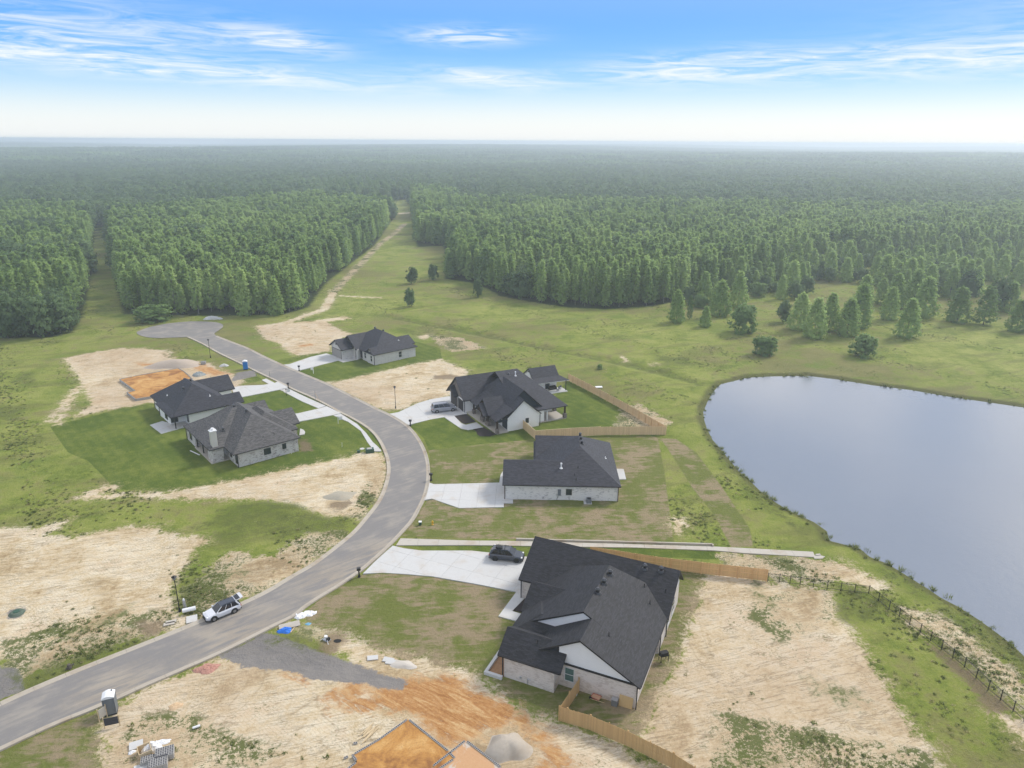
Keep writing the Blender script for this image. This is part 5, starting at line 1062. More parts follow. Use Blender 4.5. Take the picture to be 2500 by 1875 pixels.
# ------------------------------------------------------------------ tufts: reeds at the shore, rough weeds, dry grass
def tuft_mesh(name, n, w, hgt, mat, seed, lean=.45):
    rg = np.random.default_rng(seed); V = []; F = []; at = []
    for i in range(n):
        a = rg.uniform(0, 6.28); r = w*rg.uniform(0, 1)**.6; x, y = r*math.cos(a), r*math.sin(a); h_ = hgt*rg.uniform(.5, 1.1); l = lean*h_; b = rg.uniform(0, 6.28); d = b-1.57; k = .05*hgt+.06; i0 = len(V)
        V += [(x-k*math.cos(d), y-k*math.sin(d), -.03), (x+k*math.cos(d), y+k*math.sin(d), -.03), (x+l*math.cos(b), y+l*math.sin(b), h_)]; F.append((i0, i0+1, i0+2)); at += [rg.random()]*3
    me = bpy.data.meshes.new(name); me.from_pydata(V, [], F); a = me.attributes.new('leaf', 'FLOAT', 'POINT'); a.data.foreach_set('value', np.array(at, dtype=np.float32)); me.materials.append(M[mat]); me.polygons.foreach_set('use_smooth', np.ones(len(F), dtype=bool)); cn = rg.normal(0, .25, (n, 3))+np.array([0, 0, 1]); cn /= np.linalg.norm(cn, axis=1, keepdims=True); me.normals_split_custom_set_from_vertices(np.repeat(cn, 3, 0).astype(np.float32)); me.update(); return me
reeds = [tuft_mesh('reed', 26, .55, .95, 'reed', 600+i, .85) for i in range(3)]; weeds = [tuft_mesh('weed', 22, .36, .22, 'weed', 610+i, 1.5) for i in range(3)]; dryt = [tuft_mesh('dry', 18, .34, .22, 'straw', 620+i, 1.5) for i in range(2)]
def zpond(x, y):
    d = sdf(x, y, pond_w); return np.where(d > -1.6, np.clip(-0.45-0.30*d, -1.6, 0.0), 0)
rg = np.random.default_rng(31); pts = []
pp = smooth(pond_w+[pond_w[0]], 1)
for a, b in zip(pp[:-1], pp[1:]):
    L_ = math.hypot(b[0]-a[0], b[1]-a[1]); near = a[1] < 130
    if a[0] > a[1]*.8+15: continue
    for _ in range(int(L_*(4.2 if near else 1.6)*max(.10, .6+.8*math.sin(a[0]*.9+1)*math.sin(a[1]*.8)))):
        t_ = rg.random(); pts.append((a[0]+(b[0]-a[0])*t_+rg.normal(0, .8 if near else .45), a[1]+(b[1]-a[1])*t_+rg.normal(0, .55 if near else .35)))
pa = np.array(pts); z = zpond(pa[:, 0], pa[:, 1]); pts = np.stack([pa[:, 0], pa[:, 1], z], 1); scatter('shore_reeds', pts, reeds+weeds[:1], 'uneven fringe of reeds and rushes along the pond shore', 32, .22, .70, cat=None)
# meadow growth wherever the ground is meadow, denser in rough weeds
rg = np.random.default_rng(33); n = 170000; u = rg.uniform(0, 1, n); yy = 40+(340-40)*u**1.25; xx = rg.uniform(-1, 1, n)*(yy*.78+14)
def A(name): 
    v = np.full(len(xx), -9.0)
    for p in AREAS[name]:
        q = np.array(p); m_ = (xx > q[:, 0].min()-3) & (xx < q[:, 0].max()+3) & (yy > q[:, 1].min()-3) & (yy < q[:, 1].max()+3)
        if m_.any(): v[m_] = np.maximum(v[m_], sdf(xx[m_], yy[m_], p))
    return v
m_ = (yy < 300); xx, yy = xx[m_], yy[m_]
bad = (A('lawn') > -.3) | (A('clay') > -.3) | (A('gravel') > -.2) | (A('forest') > 2) | (A('dirt') > -.2) | (A('straw') > -.2)
sandy = A('sand') > .3; patch = A('patchy') > 0
rd_ = sdf(xx, yy, road_poly) > -.8; pd_ = sdf(xx, yy, pond_w) > -.6
den = (np.sin(xx*.13+1)*np.sin(yy*.11)+.6*np.sin(xx*.37+yy*.29)+rg.normal(0, .5, len(xx)))
slabs = [W_(p) for p in ([(870,1413),(959,1325),(1990,1340),(1995,1362),(1300,1364),(1330,1470),(1262,1520),(1210,1504)], [(1030,1178),(1240,1145),(1240,1240),(1030,1225)], [(951,1010),(1096,967),(1180,1043),(1142,1050),(997,1040)], [(630,922),(700,945),(840,1012),(720,1035),(560,970)])]
for p in slabs: bad |= sdf(xx, yy, p) > -.2
for hh_, b_ in ((HA, (-19, 3, -3, 22)), (HB, (-1, 20, -2, 20)), (HC, (-4, 16, -2, 22)), (HD, (-5, 16, -5, 14)), (HE, (-6, 14, -1, 17)), (HF, (-6, 15, -1, 23)), (HG, (-6, 5, -1, 10))):
    u_ = (xx-hh_.ox)*math.cos(hh_.a)+(yy-hh_.oy)*math.sin(hh_.a); v_ = -(xx-hh_.ox)*math.sin(hh_.a)+(yy-hh_.oy)*math.cos(hh_.a); bad |= (u_ > b_[0]) & (u_ < b_[1]) & (v_ > b_[2]) & (v_ < b_[3])
keep = ~bad & ~rd_ & ~pd_ & (den > .85) & (~sandy | (patch & (den > .85)) | ((rg.random(len(xx)) < .05) & (den > .5)))
pts = np.stack([xx[keep], yy[keep], np.zeros(keep.sum())], 1); k2 = rg.random(len(pts)) < .22
scatter('meadow_weeds', pts[~k2], weeds, 'rough green grass and weeds of the open meadow', 34, .25, .85); scatter('dry_grass', pts[k2], dryt, 'tufts of dry bleached grass in the meadow', 35, .25, .8)
# ------------------------------------------------------------------ vehicles
def loft(rings, mat=0, mb=None, close=True):
    mb = mb or MB()
    for A, B in zip(rings[:-1], rings[1:]):
        n = len(A)
        for i in range(n):
            j = (i+1) % n; mb.poly([A[i], B[i], B[j], A[j]], mat)
    mb.poly(rings[0], mat); mb.poly(rings[-1][::-1], mat); return mb
def suv(label, loc, rz, paint_m, L_=4.7, Wd=1.86, Ht=1.68, roof_m=None, hatch_open=False, rails=True, boxy=0.0, rack=False, rim='rim'):
    g = thing('parked_car', label, 'car', loc, rz, 'cars parked along the street')
    hw = Wd/2; f, r_ = L_/2, -L_/2; belt = Ht*.60; Z = .30; hood = Ht*.56
    # lower body (x forward): stations with bottom, beltline and half width
    st = [(r_, .42, belt*.86, .80), (r_+.12, .30, belt*1.0, .93), (r_+.7, .26, belt*1.02, 1.0), (0, .24, belt, 1.0), (f-1.45, .24, belt*.98, 1.0), (f-1.15, .24, hood*1.04, .99), (f-.35, .28, hood*.90, .93), (f-.06, .36, hood*.74, .82), (f, .42, hood*.62, .74)]
    rings = []
    for x, zb, zt, w in st:
        w *= hw; rings.append([(x, -w*.90, zb), (x, -w, zb+.18), (x, -w, zt-.16), (x, -w*.90, zt), (x, w*.90, zt), (x, w, zt-.16), (x, w, zb+.18), (x, w*.90, zb)])
    body = loft(rings).build('body', M[paint_m], g, smooth=False)
    # cabin glass as one tapered house with body coloured roof and pillars
    fw0, fw1 = f-1.20, f-1.95-boxy*-.0; rw1, rw0 = r_+.55-.35*boxy, r_+.14; th_ = .80
    zt = Ht-.03
    lo = [(fw0, -hw*.88, belt-.02), (fw0, hw*.88, belt-.02), (rw0, hw*.88, belt), (rw0, -hw*.88, belt)]
    hi = [(fw1, -hw*.70, zt-.04), (fw1, hw*.70, zt-.04), (rw1, hw*.72, zt-.05), (rw1, -hw*.72, zt-.05)]
    mb = MB().poly([lo[1], lo[0], hi[0], hi[1]][::-1]); mb.build('windscreen', M['car_glass'], g)
    for k, (a, b) in enumerate(((0, 3), (1, 2))):
        p = [lo[a], lo[b], hi[b], hi[a]]; p = p if k == 1 else p
        nm = 'side_window'; MB().poly(p if k == 0 else p[::-1]).build(nm, M['car_glass'], g)
    if not hatch_open: MB().poly([lo[3], lo[2], hi[2], hi[3]][::-1]).build('rear_window', M['car_glass'], g)
    rr_ = [(fw1+.04, -hw*.71, zt-.045), (fw1+.04, hw*.71, zt-.045), (rw1-.05, hw*.73, zt-.055), (rw1-.05, -hw*.73, zt-.055)]
    mx = (fw1+rw1)/2; mb = MB(); top = [(fw1-.15, -hw*.60, zt), (fw1-.15, hw*.60, zt), (rw1+.08, hw*.62, zt), (rw1+.08, -hw*.62, zt)]
    mb.poly(top); 
    for i in range(4): mb.poly([rr_[i], rr_[(i+1) % 4], top[(i+1) % 4], top[i]])
    mb.poly(rr_[::-1]); mb.build('roof_panel', M[roof_m or paint_m], g)
    for s_ in (-1, 1):
        a, b = (0, 3) if s_ < 0 else (1, 2)
        def pil(t0, wd, nm='pillar'):
            P0 = Vector(lo[a]).lerp(Vector(lo[b]), t0); P1 = Vector(hi[a]).lerp(Vector(hi[b]), t0); P0.y += s_*.012; P1.y += s_*.012
            MB().tube(P0, P1, wd, 5).build(nm, M[paint_m], g)
        pil(.005, .045); pil(.36, .03); pil(.66, .03); pil(.985, .09)
        if rails: MB().tube((fw1-.2, s_*hw*.64, zt+.05), (rw1+.2, s_*hw*.66, zt+.05), .025, 5).build('roof_rail', M['timber_black'], g)
        MB().box(f-1.45, f-1.27, s_*hw, s_*(hw+.17), belt-.02, belt+.13).build('wing_mirror', M[paint_m], g)
        hl = MB().box(f-.34, f-.10, s_*hw*.55, s_*hw*.86, hood*.76, hood*.86).build('headlight', M['white'], g)
        MB().box(r_-.01, r_+.14, s_*hw*.62, s_*hw*.90, belt*.72, belt*.90).build('tail_light', M['red_paint'], g)
        for xw in (f-.88, r_+.92):
            MB().tube((xw, s_*(hw-.30), .36), (xw, s_*(hw+.005), .36), .42, 18).build('wheel_arch', M['tyre'], g)
            w = MB().tube((xw, s_*(hw-.26), .345), (xw, s_*(hw+.02), .345), .345, 18).build('wheel', M['tyre'], g)
            MB().tube((xw, s_*(hw+.01), .345), (xw, s_*(hw+.035), .345), .20, 10).build('rim', M[rim], w)
    MB().box(f-.02, f+.03, -hw*.5, hw*.5, .48, .66).build('grille', M['tyre'], g); MB().box(r_-.04, f+.02, -hw*.72, hw*.72, .2, .34).build('underbody', M['tyre'], g)
    if hatch_open:
        o = MB(); o.box(-.95, 0, -hw*.68, hw*.68, -.06, 0).build('tailgate', M[paint_m], g, (rw1, 0, zt), (0, math.radians(12), 0)); MB().box(-.60, -.08, -hw*.60, hw*.60, .005, .02).build('tailgate_glass', M['car_glass'], g, (rw1, 0, zt), (0, math.radians(12), 0))
        MB().box(r_+.02, r_+.9, -hw*.72, hw*.72, belt*.7, belt*1.04).build('boot', M['tyre'], g)
    if rack:
        for x in (-.25, -1.25): MB().tube((x, -hw*.7, zt+.12), (x, hw*.7, zt+.12), .03, 5).build('roof_bar', M['timber_black'], g)
        MB().box(-1.5, -.6, -.45, .15, zt+.12, zt+.26).build('roof_basket', M['timber_black'], g)
    return g
def car_at(p0, p1, z):   # pixels of rear and front ground points
    a, b = G(*p0, z), G(*p1, z); return ((a[0]+b[0])/2, (a[1]+b[1])/2, z), math.atan2(b[1]-a[1], b[0]-a[0])
l_, r_ = car_at((570, 1492), (501, 1520), .025); l_ = (l_[0]+.15, l_[1]+.55, .025)
suv('white crossover with a black roof and its tailgate open at the kerb', l_, r_, 'paint_white', 4.25, 1.78, 1.56, 'paint_navy', True)
l_, r_ = car_at((1204, 1371), (1263, 1375), .11); l_ = (l_[0]+.2, l_[1]+1.0, .11)
suv('dark blue crossover with a roof rack on the driveway of the foreground house', l_, math.radians(-10), 'paint_navy', 4.8, 1.88, 1.68, None, False, True, 0, True, 'tyre')
l_, r_ = car_at((1058, 1009), (1100, 1004), .11); l_ = (l_[0]+.3, l_[1]+.9, .11)
suv('large silver sport utility vehicle before the farmhouse garage', l_, math.radians(20), 'paint_silver', 5.3, 2.02, 1.92, None, False, True, .7)

# ------------------------------------------------------------------ street furniture
def lamp(label, pix):
    x, y = G(*pix); g = thing('street_lamp', label, 'street lamp', (x, y, 0), 0, 'black street lamps along the road')
    MB().cyl((0, 0), .16, .10, -.05, .5, 10).build('base', M['timber_black'], g); MB().cyl((0, 0), .065, .05, .5, 4.6, 8).build('pole', M['timber_black'], g)
    hd = MB().cyl((0, 0), .14, .24, 4.6, 4.95, 8).build('lantern', plain('lantern_glass', (.20, .21, .22), .3), g); MB().cyl((0, 0), .34, .10, 4.95, 5.15, 8).build('lantern_roof', M['timber_black'], hd)
    return g
lamp('black lamp post on the sandy verge beside the white crossover', (439, 1493)); lamp('black lamp post on the sand before the farmhouse drive', (966, 997)); lamp('black lamp post in the grass near the end of the street', (514, 873))
def mailbox(label, pix, k=1.0):
    x, y = G(*pix); g = thing('mailbox', label, 'mailbox', (x, y, .02), random.uniform(-.3, .3), 'black mailboxes at the kerb'); MB().box(-.09, .09, -.09, .09, 0, 1.0).build('post', M['timber_black'], g)
    MB().box(-.16, .16, -.16, .16, 0, .16).build('base', M['timber_black'], g); b = MB().box(-.26, .26, -.17, .17, 1.0, 1.28).build('box', M['timber_black'], g)
    MB().prism([(-.26, -.19), (.26, -.19), (.26, .19), (-.26, .19)], 1.28, 1.36).build('lid', M['fascia_dark'], b); return g
mailbox('black mailbox at the kerb beside the foreground driveway', (877, 1408)); mailbox('black mailbox at the kerb above the white brick house driveway', (1052.5, 1173)); mailbox('black mailbox where the farmhouse driveway meets the road', (1002, 1040))
mailbox('black mailbox where the pale brick house driveway meets the road', (730.5, 905)); mailbox('black mailbox at the end of the white walled house driveway', (704, 948)); 
def sign(label, pix, ang=0.0, col='white'):
    x, y = G(*pix); g = thing('yard_sign', label, 'yard sign', (x, y, 0), ang, 'estate agent signs on the lawns'); MB().box(-.05, .05, -.05, .05, 0, 1.75).build('post', M[col], g); MB().box(-.15, .95, -.035, .035, 1.5, 1.6).build('arm', M[col], g)
    MB().box(.18, .88, -.015, .015, .85, 1.42).build('sign_board', M['white'], g); return g
sign('white yard sign on the lawn of the pale brick house', (765.5, 912), 2.6); sign('white yard sign on the lawn beside the upper pavement', (826, 1034.5), .3); sign('dark posted yard sign beside the white walled house driveway', (699.5, 966.5), .4, 'timber_black')
def potty(label, pix, rz, mat, cat='portable toilet'):
    x, y = G(*pix); g = thing('portable_toilet', label, cat, (x, y, .03), rz)
    MB().box(-.56, .56, -.56, .56, 0, .12).build('skid', M['tyre'], g); MB().prism([(-.54, -.54), (.54, -.54), (.54, .54), (-.54, .54)], .12, 2.08).build('cabin', M[mat], g)
    MB().box(-.36, .36, -.57, -.541, .2, 1.95).build('door', M[mat], g)
    for s_ in (-1, 1): MB().box(s_*.55, s_*.50, -.57, .57, .12, 2.1).build('corner_rib', M[mat], g)
    mb = MB(); R_ = []
    for x_ in (-.58, -.5, -.25, 0, .25, .5, .58):
        zt_ = 2.10+.26*math.cos(x_/.58*1.45); R_.append([(x_, -.58, 2.06), (x_, -.56, zt_), (x_, .56, zt_), (x_, .58, 2.06)])
    loft(R_, 0, mb); rf = mb.build('roof', M['white'], g); MB().cyl((.3, .35), .06, .06, 2.2, 2.42, 8).build('vent_pipe', M['gray_plastic'], g); return g
potty('gray portable toilet with a white roof on the verge in the lower left', (273, 1738), math.radians(22), 'gray_plastic'); potty('blue portable toilet with a white roof at the kerb by the cleared lot', (600, 901.5), .3, 'blue_plastic')
# board signs by the toilet
def board(label, pix, ang, w, z0, z1, mat='block_dark', slats=5):
    x, y = G(*pix); g = thing('board_sign', label, 'sign board', (x, y, 0), ang)
    for s_ in (-1, 1): MB().box(s_*(w/2)-.04, s_*(w/2)+.04, -.04, .04, -.1, z1+.1).build('post', M['lumber'], g)
    for i in range(slats):
        a = z0+(z1-z0)*i/slats; MB().box(-w/2+.05, w/2-.05, -.07, -.042, a+.01, a+(z1-z0)/slats-.01).build('board', M[mat], g)
    return g
board('dark slatted sign board on pale posts below the gray toilet', (275, 1775), math.radians(18), 1.35, .35, 1.25); board('narrow weathered board stand left of the slatted sign board', (253, 1757), math.radians(60), .8, .4, 1.5, 'conc_old', 3)
x, y = G(1082, 1279); g = thing('fire_hydrant', 'yellow fire hydrant on the grass right of the road bend', 'fire hydrant', G(1056, 1281)+(0,))
MB().cyl((0, 0), .17, .17, 0, .06, 12).cyl((0, 0), .11, .11, .06, .55, 12).build('barrel', M['yellow_paint'], g); MB().cyl((0, 0), .15, .03, .55, .74, 12).build('bonnet', M['yellow_paint'], g); MB().tube((-.22, 0, .42), (.22, 0, .42), .06, 8).build('outlet', M['yellow_paint'], g)
g = thing('utility_pedestal', 'small green utility box left of the yellow hydrant', 'utility box', G(1026, 1281)+(0,)); MB().box(-.2, .2, -.2, .2, 0, .5).build('casing', M['green_box'], g); MB().box(-.23, .23, -.23, .23, .5, .56).build('lid', M['white'], g)
g = thing('transformer_box', 'large green utility box with a pale lid at the end of the pavement', 'utility box', G(903, 1104)+(0,), .3); MB().box(-.75, .75, -.5, .5, 0, .75).build('casing', M['green_box'], g); MB().box(-.5, .4, -.35, .4, .75, .80).build('lid', M['block'], g)
g = thing('utility_pedestal', 'small green utility box farther from the pavement end', 'utility box', G(876, 1105)+(0,)); MB().box(-.25, .25, -.2, .2, 0, .4).build('casing', M['green_box'], g); MB().box(-.28, .28, -.23, .23, .4, .46).build('lid', M['green_box'], g)
for n_, (p_, lb, rr0) in enumerate([((884, 1096), 'round concrete cover in the lawn near the green utility boxes', .45), ((2470, 1880), 'round cover in the grass', .3)][:1]):
    g = MB().cyl((0, 0), rr0, rr0, -.05, .06, 16).build('access_cover', M['conc'], None, G(*p_)+(0,)); tag(g, lb, 'cover')
for n_, (p_, lb, hh) in enumerate([((835, 1091), 'thin white marker stake in the lawn of the gray roofed house', .9), ((712, 1108), 'white pipe leaning at the side wall of the gray roofed house', .7), ((626.5, 919), 'dark short post at the kerb by the gravel drive', .9), ((659, 922), 'gray tall stake at the kerb above the pavement corner', 1.6), ((770, 976), 'thin tall stake with a wire on the pavement edge', 2.2), ((1280, 748), 'x', 1)][:5]):
    x, y = G(*p_); g = thing('marker_stake', lb, 'stake', (x, y, .02), 0); MB().tube((0, 0, 0), (.05, 0, hh), .03 if n_ < 2 else .045, 6).build('shaft', M['white' if n_ < 2 else 'gray_plastic'], g); MB().cyl((0, 0), .07, .05, -.02, .05, 6).build('foot', M['conc'], g)
    if n_ == 4: MB().tube((.05, 0, 1.6), (1.5, -1.6, .02), .015, 4).build('guy_wire', M['yellow_paint'], g)
a, b = G(463, 1100), G(489, 1112); c = ((a[0]+b[0])/2, (a[1]+b[1])/2); g = MB().box(-1.6, 1.6, -.10, .10, .02, .08).build('timber_plank', M['white'], None, (*c, 0), (0, 0, math.atan2(b[1]-a[1], b[0]-a[0]))); tag(g, 'pale plank lying in the grass behind the gray roofed house', 'plank')

# ------------------------------------------------------------------ foundations under construction
BLK = None
def block_mesh():
    global BLK
    if BLK is None:
        mb = MB(); mb.box(-.195, .195, -.095, .095, 0, .19, 0)
        for s_ in (-1, 1): mb.poly([(s_*.095-.07, -.07, .1905), (s_*.095+.07, -.07, .1905), (s_*.095+.07, .07, .1905), (s_*.095-.07, .07, .1905)], 1)  # shade of the open cores painted as dark quads on a solid top
        BLK = mb.mesh('concrete_block', [M['block'], M['block_dark']])
    return BLK
def foundation(label, pix, courses, fillm, zf, closed=True, gapf=None):
    pts = W_(pix, courses*.2); ox, oy = pts[0]; g = thing('house_foundation', label, 'foundation', (ox, oy, 0)); q = [(p[0]-ox, p[1]-oy) for p in pts]
    fo = fill(q, zf).build('fill_soil', fillm, g)
    seg_ = list(zip(q, q[1:]+q[:1])) if closed else list(zip(q[:-1], q[1:])); bm_ = block_mesh()
    for a, b in seg_:
        L_ = math.hypot(b[0]-a[0], b[1]-a[1]); ang = math.atan2(b[1]-a[1], b[0]-a[0]); n = int(L_/.40)
        for c in range(courses):
            for i in range(n):
                s_ = (i+.5+(.5 if c % 2 else 0))*.40
                if s_ > L_: continue
                inst('block', bm_, g, (a[0]+math.cos(ang)*s_, a[1]+math.sin(ang)*s_, c*.2), (0, 0, ang+random.uniform(-.015, .015)))
    return g
fs = NT('foundation_fill'); v_ = fs.coord('Object'); nn = fs.noise(v_, .28, 6, .68, .9); n5 = fs.noise(v_, 6, 4, .7); fs.set('Base Color', fs.mix(fs.m('MULTIPLY', fs.step(n5, .5, .62), .45), fs.ramp(nn, [(.38, (.24, .105, .035)), (.50, (.43, .215, .060)), (.62, (.53, .31, .11)), (.74, (.55, .40, .22))]), (.26, .13, .05))); fs.bump(n5, .3, .03)
fp = NT('pale_fill'); v_ = fp.coord('Object'); nn = fp.noise(v_, .35, 5, .65, .6); n5 = fp.noise(v_, 5, 4, .7); fp.set('Base Color', fp.mix(fp.step(nn, .42, .5), (.48, .43, .37), fp.mix(n5, (.45, .24, .11), (.52, .33, .19)))); fp.bump(n5, .3, .03)
foundation('large block foundation filled with orange soil at the bottom of the picture', [(996,1754),(1095,1833),(1110,1850),(1060,1885),(1000,1960),(800,1960),(838,1884),(872,1858),(861,1842),(926,1804)], 2, fs.mat, .32)
foundation('second block foundation with pale soil right of the orange one', [(1137,1806),(1224,1873),(1330,1960),(1100,1960),(1054,1872)], 2, fp.mat, .30)
foundation('low block foundation filled with orange soil on the cleared lot in the distance', [(291.6,925.5),(325,918),(435,898.5),(449,906),(470,925),(452,950),(400,962),(331,973.5),(309.7,957),(329.6,953)], 3, fs.mat, .50)
# pallets and rubble
def pallet(label, pix, rz, nx=4, ny=3, nz=3):
    x, y = G(*pix); g = thing('block_pallet', label, 'blocks', (x, y, 0), rz, 'pallets of concrete blocks')
    for i in range(3): MB().box(-nx*.2, nx*.2, (i-1)*.35-.05, (i-1)*.35+.05, 0, .10).build('bearer', M['lumber'], g)
    for k in range(nz):
        for i in range(nx):
            for j in range(ny*2):
                if k < nz-1 and 0 < i < nx-1 and 0 < j < ny*2-1: continue
                inst('block', block_mesh(), g, ((i-nx/2+.5)*.40, (j-ny+.5)*.20, .11+k*.2), (0, 0, random.uniform(-.02, .02)))
    return g
pallet('pallet of gray concrete blocks at the right of the lower left heap', (404, 1848), math.radians(22)); pallet('pallet of gray concrete blocks at the lowest end of the heap', (388, 1872), math.radians(22)); pallet('half empty pallet of concrete blocks in the middle of the heap', (368, 1860), math.radians(20), 4, 2, 2)
pallet('distant pile of concrete blocks on the cleared lot', (497, 889), .3, 3, 3, 3)
def crumple(name, label, cat, pix, sx, sy, sz, mat, rz=0, seed=1, z=0, n=14, rough=1.0):
    rg = random.Random(seed); x, y = G(*pix); mb = MB(); H_ = {}
    for i in range(n+1):
        for j in range(n+1):
            u, v = i/n*2-1, j/n*2-1; r = math.hypot(u, v); k = max(0, 1-r**2.2); w = .12*rg.uniform(-1, 1)*rough
            H_[i, j] = (u*sx*(1+.18*math.sin(3*math.atan2(v, u)+seed)+w*.5), v*sy*(1+.15*math.cos(4*math.atan2(v, u)+seed)+w*.5), sz*(k**(.7 if rough > .5 else 1.1))*(1-.35*rough*rg.random()+.04*math.sin(u*5+seed)*math.sin(v*6))-.02)
    for i in range(n):
        for j in range(n):
            if math.hypot((i+.5)/n*2-1, (j+.5)/n*2-1) < 1.05: mb.poly([H_[i, j], H_[i+1, j], H_[i+1, j+1], H_[i, j+1]])
    o = mb.build(name, mat, None, (x, y, z), (0, 0, rz), smooth=rough < .5); tag(o, label, cat); return o
crumple('plastic_sheeting', 'bundle of white plastic sheeting behind the block pallets', 'plastic sheet', (372, 1828), .9, .7, .8, M['white'], .3, 3); crumple('plastic_sheeting', 'loose white plastic trailing right from the block heap', 'plastic sheet', (397, 1812), .9, .35, .25, M['white'], .2, 5); crumple('plastic_sheeting', 'crumpled white plastic at the left foot of the block heap', 'plastic sheet', (322, 1838), .4, .25, .25, M['white'], .6, 8)
g = thing('timber_crate', 'open wooden crate standing in the lower left heap', 'crate', G(355, 1842)+(0,), math.radians(35))
for a in ((-.55, -.5, -.6, .6), (.5, .55, -.6, .6), (-.5, .5, -.6, -.55), (-.5, .5, .55, .6)): MB().box(a[0], a[1], a[2], a[3], 0, .75).build('side', M['lumber'], g)
for i, (p_, lb, rz_) in enumerate([((333, 1822), 'pale board sheet on the upper left of the block heap', .45), ((343, 1878), 'pale board sheet at the very bottom of the block heap', .3), ((418, 1519), 'upper pale concrete slab piece lying left of the lamp post', .35), ((413, 1524), 'lower pale concrete slab piece lying left of the lamp post', .35), ((469, 1512), 'square board beside the white crossover', .42)]):
    g = MB().box(-.75 if i != 4 else -.8, .75, -.45 if i != 4 else -.7, .45 if i != 4 else .7, 0, .10).build('board_sheet' if i in (0, 1, 4) else 'concrete_piece', M['conc_old' if i in (2, 3) else 'conc'], None, (*G(*p_), .12 if i == 0 else .02), (0.12 if i == 0 else 0, 0, rz_)); g.scale = (.8, .6 if i in (2, 3) else 1, 1 if i != 4 else .8); tag(g, lb, 'board' if i in (0, 1, 4) else 'concrete piece')
g = thing('insulation_roll', 'white roll lying on the square board beside the lamp post', 'roll', G(463, 1497)+(.35,), .42); MB().tube((-.75, 0, .2), (.75, 0, .2), .26, 12).build('roll_body', M['white'], g); MB().tube((-.80, 0, .2), (-.76, 0, .2), .12, 10).build('roll_core', M['plywood'], g)
g = thing('cardboard_tube', 'pale upright wrapped bundle behind the roll at the lamp post', 'bundle', G(452, 1487)+(0,), 0); MB().cyl((0, 0), .22, .16, 0, 1.3, 8).build('wrap', M['metal'], g); MB().cyl((0, 0), .1, .1, 1.3, 1.5, 8).build('core', M['white'], g)
crumple('blue_tarpaulin', 'bright blue tarpaulin bundle beside the gravel drive entrance', 'tarpaulin', (697, 1540), .85, .6, .45, M['blue_tarp'], .2, 11)
crumple('blue_tarpaulin', 'small pale blue sheet fallen in the weeds by the kerb', 'tarpaulin', (752, 1524), .42, .3, .15, plain('pale_blue_sheet', (.14, .33, .48), .5), .2, 12, n=8)
g = thing('scaffold_board', 'weathered wooden pallet top lying by the kerb above the blue tarpaulin', 'pallet', G(707, 1529)+(.15,), .42)
for i in range(6): MB().box(-1.2, 1.2, -.54+i*.18, -.38+i*.18, 0, .04).build('plank', M['conc_old'], g)
for x_ in (-1.0, 0, 1.0): MB().box(x_-.05, x_+.05, -.54, .52, -.12, -.002).build('bearer', M['lumber'], g)
a, b = G(713, 1541), G(728, 1521); g = MB().box(-1.1, 1.1, -.05, .05, .05, .12).build('timber_plank', M['lumber'], None, ((a[0]+b[0])/2, (a[1]+b[1])/2, 0), (0, 0, math.atan2(b[1]-a[1], b[0]-a[0]))); tag(g, 'narrow pale plank right of the blue tarpaulin', 'plank')
for i, (p_, s_) in enumerate([((728, 1505), .5), ((735, 1500), .55), ((745, 1497), .6), ((752, 1500), .6), ((760, 1496), .5), ((767, 1497), .45), ((731, 1509), .35), ((744, 1503), .5), ((724, 1502), .3)]):
    o = crumple('white_bag', 'white torn cement bag in the pile beside the kerb', 'bag', p_, s_, s_*.6, .22, M['white'], random.uniform(0, 3), 20+i, n=7); o['group'] = 'white bags piled by the kerb'
g = thing('pump', 'small white pump on the bare brown patch by the gravel drive', 'pump', G(798, 1563)+(0,), -.6); MB().box(-.42, .42, -.3, .3, .05, .10).build('base_plate', M['metal'], g); MB().cyl((-.12, 0), .24, .20, .1, .55, 12).build('tank', M['white'], g); MB().box(.12, .38, -.2, .2, .1, .42).build('engine', M['tyre'], g); MB().tube((.3, -.2, .3), (.75, -.45, .03), .03, 6).build('hose', M['white'], g); MB().tube((-.4, -.1, .2), (-.6, -.5, .02), .03, 6).build('hose', M['white'], g)
g = MB().cyl((0, 0), .42, .42, .0, .03, 14).build('drain_cover', M['tyre'], None, G(824, 1565)+(.01,)); g.scale = (1.1, .75, 1); tag(g, 'black round cover on the bare brown patch', 'cover')
crumple('brick_rubble', 'heap of pink brick rubble beside the road edge', 'rubble', (505, 1633), 1.3, .8, .35, M['pink'], .3, 31, n=20)
g = crumple('rubble_heap', 'pile of white debris at the end of the cul de sac', 'rubble', (517, 779), 3.0, 1.2, 1.1, M['conc'], .1, 33, n=16); crumple('rubble_heap', 'little white debris heap near the blue toilet', 'rubble', (547, 893), 1.1, .8, .6, M['conc'], .1, 34)
crumple('sand_pile', 'large pile of pale sand beside the second foundation', 'sand pile', (1240, 1826), 2.2, 1.8, 1.25, concrete('pale_sand', (.36, .31, .25), (.50, .44, .365), (.34, .25, .16)), .2, 41, n=40, rough=.10)
crumple('sand_pile', 'low grayish sand mound behind the distant foundation', 'sand pile', (430, 892), 6.5, 3.2, 1.6, concrete('gray_sand', (.36, .29, .23), (.46, .39, .32)), .2, 42, n=34, rough=.12)
crumple('gravel_mound', 'gray gravel mound on the sand inside the road bend', 'gravel pile', (831, 1211), 2.6, 1.7, .5, concrete('gray_gravel', (.30, .27, .21), (.42, .38, .30)), .2, 43, n=30, rough=.15)
crumple('gray_mound', 'small gray covered mound behind the white walled house', 'mound', (486, 917), 1.5, 1.1, 1.1, concrete('gray_cover', (.25, .28, .28), (.36, .39, .38)), .2, 44)
